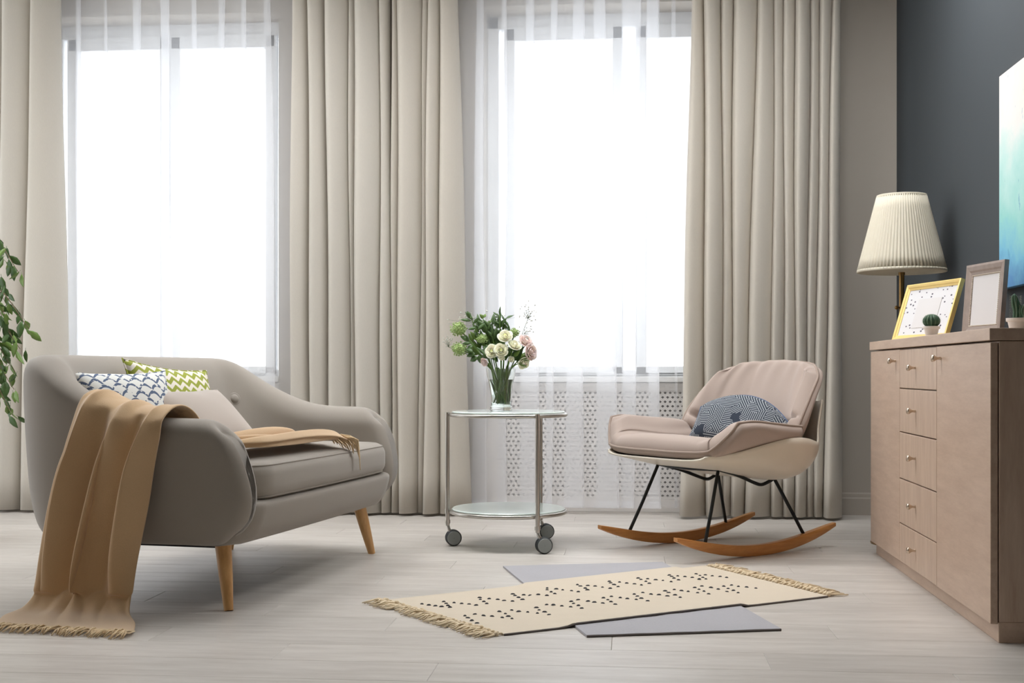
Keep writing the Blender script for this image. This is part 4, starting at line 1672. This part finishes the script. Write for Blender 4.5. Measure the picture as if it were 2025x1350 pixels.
# ------------------------------------------------------------------ picture frames, cacti, painting
def picture(name, label, BL, a, w, h, lean, fw, fmat, mat_in, mount=None, beads=False):
    root = thing(name, label, 'picture frame', BL, 0)
    e = Vector((math.cos(a), -math.sin(a), 0))
    nb = Vector((math.sin(a), math.cos(a), 0))
    up = Vector((0, 0, math.cos(lean))) + nb * math.sin(lean)
    bk = e.cross(up) * -1
    if bk.dot(nb) < 0: bk = -bk
    R = Matrix((e, bk, up)).transposed()

    def P(x, y, z): return R @ Vector((x, y, z))
    m = MB()
    dp = .018
    # mitred moulding with a stepped section
    sec = [(0, dp), (0, .002), (fw * .2, 0), (fw * .55, .003), (fw * .7, .006), (fw, .009), (fw, dp)]
    rows = []
    for (ix, iz) in ((0, 0), (1, 0), (1, 1), (0, 1)):
        r = []
        for (i_, d_) in sec:
            x = i_ if ix == 0 else w - i_
            z = i_ if iz == 0 else h - i_
            r.append(P(x, d_, z))
        rows.append(r)
    rows.append(rows[0])
    m.grid(rows)
    m.build('moulding', fmat, root, smooth=False)
    bx = MB()
    v = [P(x, y, z) for (x, y, z) in ((fw - .002, .011, fw - .002), (w - fw + .002, .011, fw - .002), (w - fw + .002, .011, h - fw + .002), (fw - .002, .011, h - fw + .002),
                                      (fw - .002, .016, fw - .002), (w - fw + .002, .016, fw - .002), (w - fw + .002, .016, h - fw + .002), (fw - .002, .016, h - fw + .002))]
    bx.add(v, [(0, 1, 2, 3), (4, 7, 6, 5), (0, 4, 5, 1), (1, 5, 6, 2), (2, 6, 7, 3), (3, 7, 4, 0)])
    bx.build('mat_board', mat_in, root, smooth=False)
    if mount:
        x0, x1, z0, z1 = mount
        v = [P(x, y, z) for y in (.0095, .0112) for (x, z) in ((x0, z0), (x1, z0), (x1, z1), (x0, z1))]
        MB().add(v, [(0, 1, 2, 3), (0, 4, 5, 1), (1, 5, 6, 2), (2, 6, 7, 3), (3, 7, 4, 0)]).build('blank_photo', M['paper'], root, smooth=False)
    if beads:
        b = MB()
        n1 = int((w - 2 * fw) / .007)
        n2 = int((h - 2 * fw) / .007)
        for k in range(n1 + 1):
            x = lerp(fw, w - fw, k / n1)
            for z in (fw - .001, h - fw + .001): b.sphere(P(x, .009, z), .0028, 6, 4)
        for k in range(n2 + 1):
            z = lerp(fw, h - fw, k / n2)
            for x in (fw - .001, w - fw + .001): b.sphere(P(x, .009, z), .0028, 6, 4)
        b.build('beading', M['beads'], root)['kind'] = 'stuff'
    # strut behind
    m = MB()
    f0 = P(w / 2, dp, h * .6)
    f1 = P(w / 2, dp + .01, 0)
    foot = Vector((f1.x, f1.y, 0)) + nb * (h * .6 * math.sin(lean) + .05)
    m.tube([f0, foot + Vector((0, 0, .002))], .004, 6)
    m.build('easel_strut', fmat, root)
    return root


picture('photo_frame', 'gold frame with a dart-printed mat, leaning on the dresser', (1.034, 5.053, DH + .001), 1.307, .405, .228, .30, .022, M['gold'], M['matdots'], (.115, .29, .05, .165))
picture('photo_frame', 'beaded antique silver frame standing on the dresser', (1.186, 4.61, DH + .001), 1.368, .272, .256, .08, .040, M['silverframe'], M['paper'], None, True)


def pot_profile(r, h): return [(0, 0), (r * .68, 0), (r * .72, h * .04), (r * .9, h * .72), (r * 1.0, h * .74), (r * 1.04, h * .78), (r * 1.04, h), (r * .94, h), (r * .9, h * .86), (0, h * .86)]


q = at_X(1842, 655, 1.05)
pc = thing('potted_cactus', 'small round cactus in a white pot before the gold frame', 'plant', (1.05, q.y, DH))
MB().lathe(pot_profile(.027, .036), 32).build('pot', M['pot'], pc, angle=50)
m = MB()
NR = 14
rows = []
for i in range(15):
    v = PI * (i / 14)
    rows.append([Vector((.0275 * math.sin(v) * (1 + .09 * math.cos(NR * a)) * math.cos(a), .0275 * math.sin(v) * (1 + .09 * math.cos(NR * a)) * math.sin(a), .054 - .024 * math.cos(v))) for a in [2 * PI * k / (NR * 6) for k in range(NR * 6)]])
m.grid(rows, wrap=True).build('cactus_body', M['cactus'], pc)
m = MB()
for k in range(NR):
    a = 2 * PI * k / NR
    for i in range(2, 10):
        v = PI * (1 - i / 14)
        p = Vector((.030 * math.sin(v) * math.cos(a), .030 * math.sin(v) * math.sin(a), .054 - .0245 * math.cos(v)))
        m.tube([p, p + Vector((math.cos(a), math.sin(a), .5)) * .004], .0003, 3)
m.build('spines', M['spine'], pc)['kind'] = 'stuff'
q = at_X(2014, 640, 1.17)
pc = thing('potted_cactus', 'tall columnar cactus in a white pot under the painting', 'plant', (1.17, q.y, DH))
MB().lathe(pot_profile(.034, .040), 32).build('pot', M['pot'], pc, angle=50)


def column(root, x, y, z0, h, r, seed):
    rows = []
    for i in range(16):
        t = i / 15
        rr = r * (math.sin(PI * min(1, t * .96 + .06)) ** .35) * (1 + .05 * math.sin(14 * t))
        rows.append([Vector((x + .004 * math.sin(5 * t + seed) + rr * (1 + .16 * math.cos(7 * a)) * math.cos(a), y + rr * (1 + .16 * math.cos(7 * a)) * math.sin(a), z0 + h * t)) for a in [2 * PI * k / 42 for k in range(42)]])
    MB().grid(rows, wrap=True).build('cactus_body', M['cactus'], root)
    m = MB()
    for k in range(7):
        a = 2 * PI * k / 7
        for i in range(2, 15):
            p = Vector((x + r * 1.1 * math.cos(a), y + r * 1.1 * math.sin(a), z0 + h * i / 16))
            m.tube([p, p + Vector((math.cos(a), math.sin(a), .6)) * .005], .0003, 3)
    m.build('spines', M['spine'], root)['kind'] = 'stuff'


column(pc, -.006, .006, .034, .080, .0115, 0)
column(pc, .012, -.006, .034, .048, .0095, 2)

PY0, PY1 = 3.65, 4.79
pt = thing('canvas_painting', 'aqua and blue abstract canvas on the dark grey wall', 'painting', (WALL_XR, (PY0 + PY1) / 2, 1.05))
MB().box((-.030, -(PY1 - PY0) / 2, 0), (-.001, (PY1 - PY0) / 2, .785)).build('canvas', M['painting'], pt, smooth=False, bevel=.002)

# ------------------------------------------------------------------ weeping fig behind the sofa
PB = at_Y(-105, 1010, 5.35)
fig = thing('weeping_fig', 'leafy green weeping fig plant at the left edge behind the sofa', 'plant', (PB.x, PB.y, 0))
MB().lathe([(0, 0), (.13, 0), (.135, .01), (.165, .28), (.175, .285), (.175, .31), (.155, .31), (.15, .28), (0, .28)], 40).build('pot', M['pot'], fig, angle=50)
MB().lathe([(0, .275), (.15, .275), (.14, .286), (0, .29)], 24).build('soil', M['soil'], fig)
rg = random.Random(31)
tr = crom([(0, 0, .26), (.02, .01, .55), (-.02, 0, .85), (.01, .01, 1.1), (.0, 0, 1.35)], 5)
trunk = MB().tube(tr, [lerp(.022, .009, i / (len(tr) - 1)) for i in range(len(tr))], 10).build('trunk', M['trunk'], fig)
# one leaf mesh shared by all leaves
lm = MB()
leaf_shape(lm, Vector((0, 0, 0)), Vector((0, 0, -.075)), .034, Vector((0, -1, 0)), .12)
lm.tube([(0, 0, .014), (0, 0, 0)], .0009, 4)
proto = {}
for key in ('leafd', 'leafm'):
    o = lm.build('leaf', M[key], None, solid=.0005)
    proto[key] = o
used = {'leafd': False, 'leafm': False}
base = Vector((PB.x, PB.y, 0))
tips = []
for (px, py, dy) in ((38, 540, -.05), (22, 520, .02), (12, 600, .05), (58, 650, -.05), (40, 690, .0), (22, 660, .06), (28, 770, -.04), (30, 735, .03), (14, 800, .02), (26, 822, -.02), (6, 560, -.06), (2, 720, -.05), (8, 690, .05), (14, 630, -.03)):
    tips.append(at_Y(px, py, PB.y + dy) - base)
for k in range(13):
    a = rg.uniform(PI * .35, PI * 1.75)
    tips.append(Vector((.38 * math.cos(a) * rg.uniform(.6, 1), .34 * math.sin(a) * rg.uniform(.6, 1), rg.uniform(.55, 1.5))))
bm_ = MB()
nleaf = 0
for ti, tip in enumerate(tips):
    z0 = max(.75, min(1.33, tip.z + .12))
    st = min(tr, key=lambda p: abs(p.z - z0))
    midp = st.lerp(tip, .55) + Vector((0, 0, .14))
    br = crom([st, midp, tip], 6)
    bm_.tube(br, [lerp(.005, .0012, i / (len(br) - 1)) for i in range(len(br))], 5)
    for i in range(4, len(br)):
        for s in range(1 if ti > 13 and i % 2 else 2):
            p = br[i] + Vector((rg.uniform(-.02, .02), rg.uniform(-.02, .02), rg.uniform(-.012, .006)))
            key = 'leafd' if rg.random() < .62 else 'leafm'
            o = proto[key] if not used[key] else proto[key].copy()
            if used[key]: COL.objects.link(o)
            used[key] = True
            o.parent = fig
            o.location = p
            sc = rg.uniform(.6, 1.0)
            o.scale = (sc, sc, sc)
            o.rotation_euler = (rg.uniform(-.5, .8), rg.uniform(-.9, .5), rg.uniform(0, 2 * PI) if rg.random() < .5 else rg.uniform(-.8, .8))
            nleaf += 1
bm_.build('branches', M['trunk'], fig)['kind'] = 'stuff'
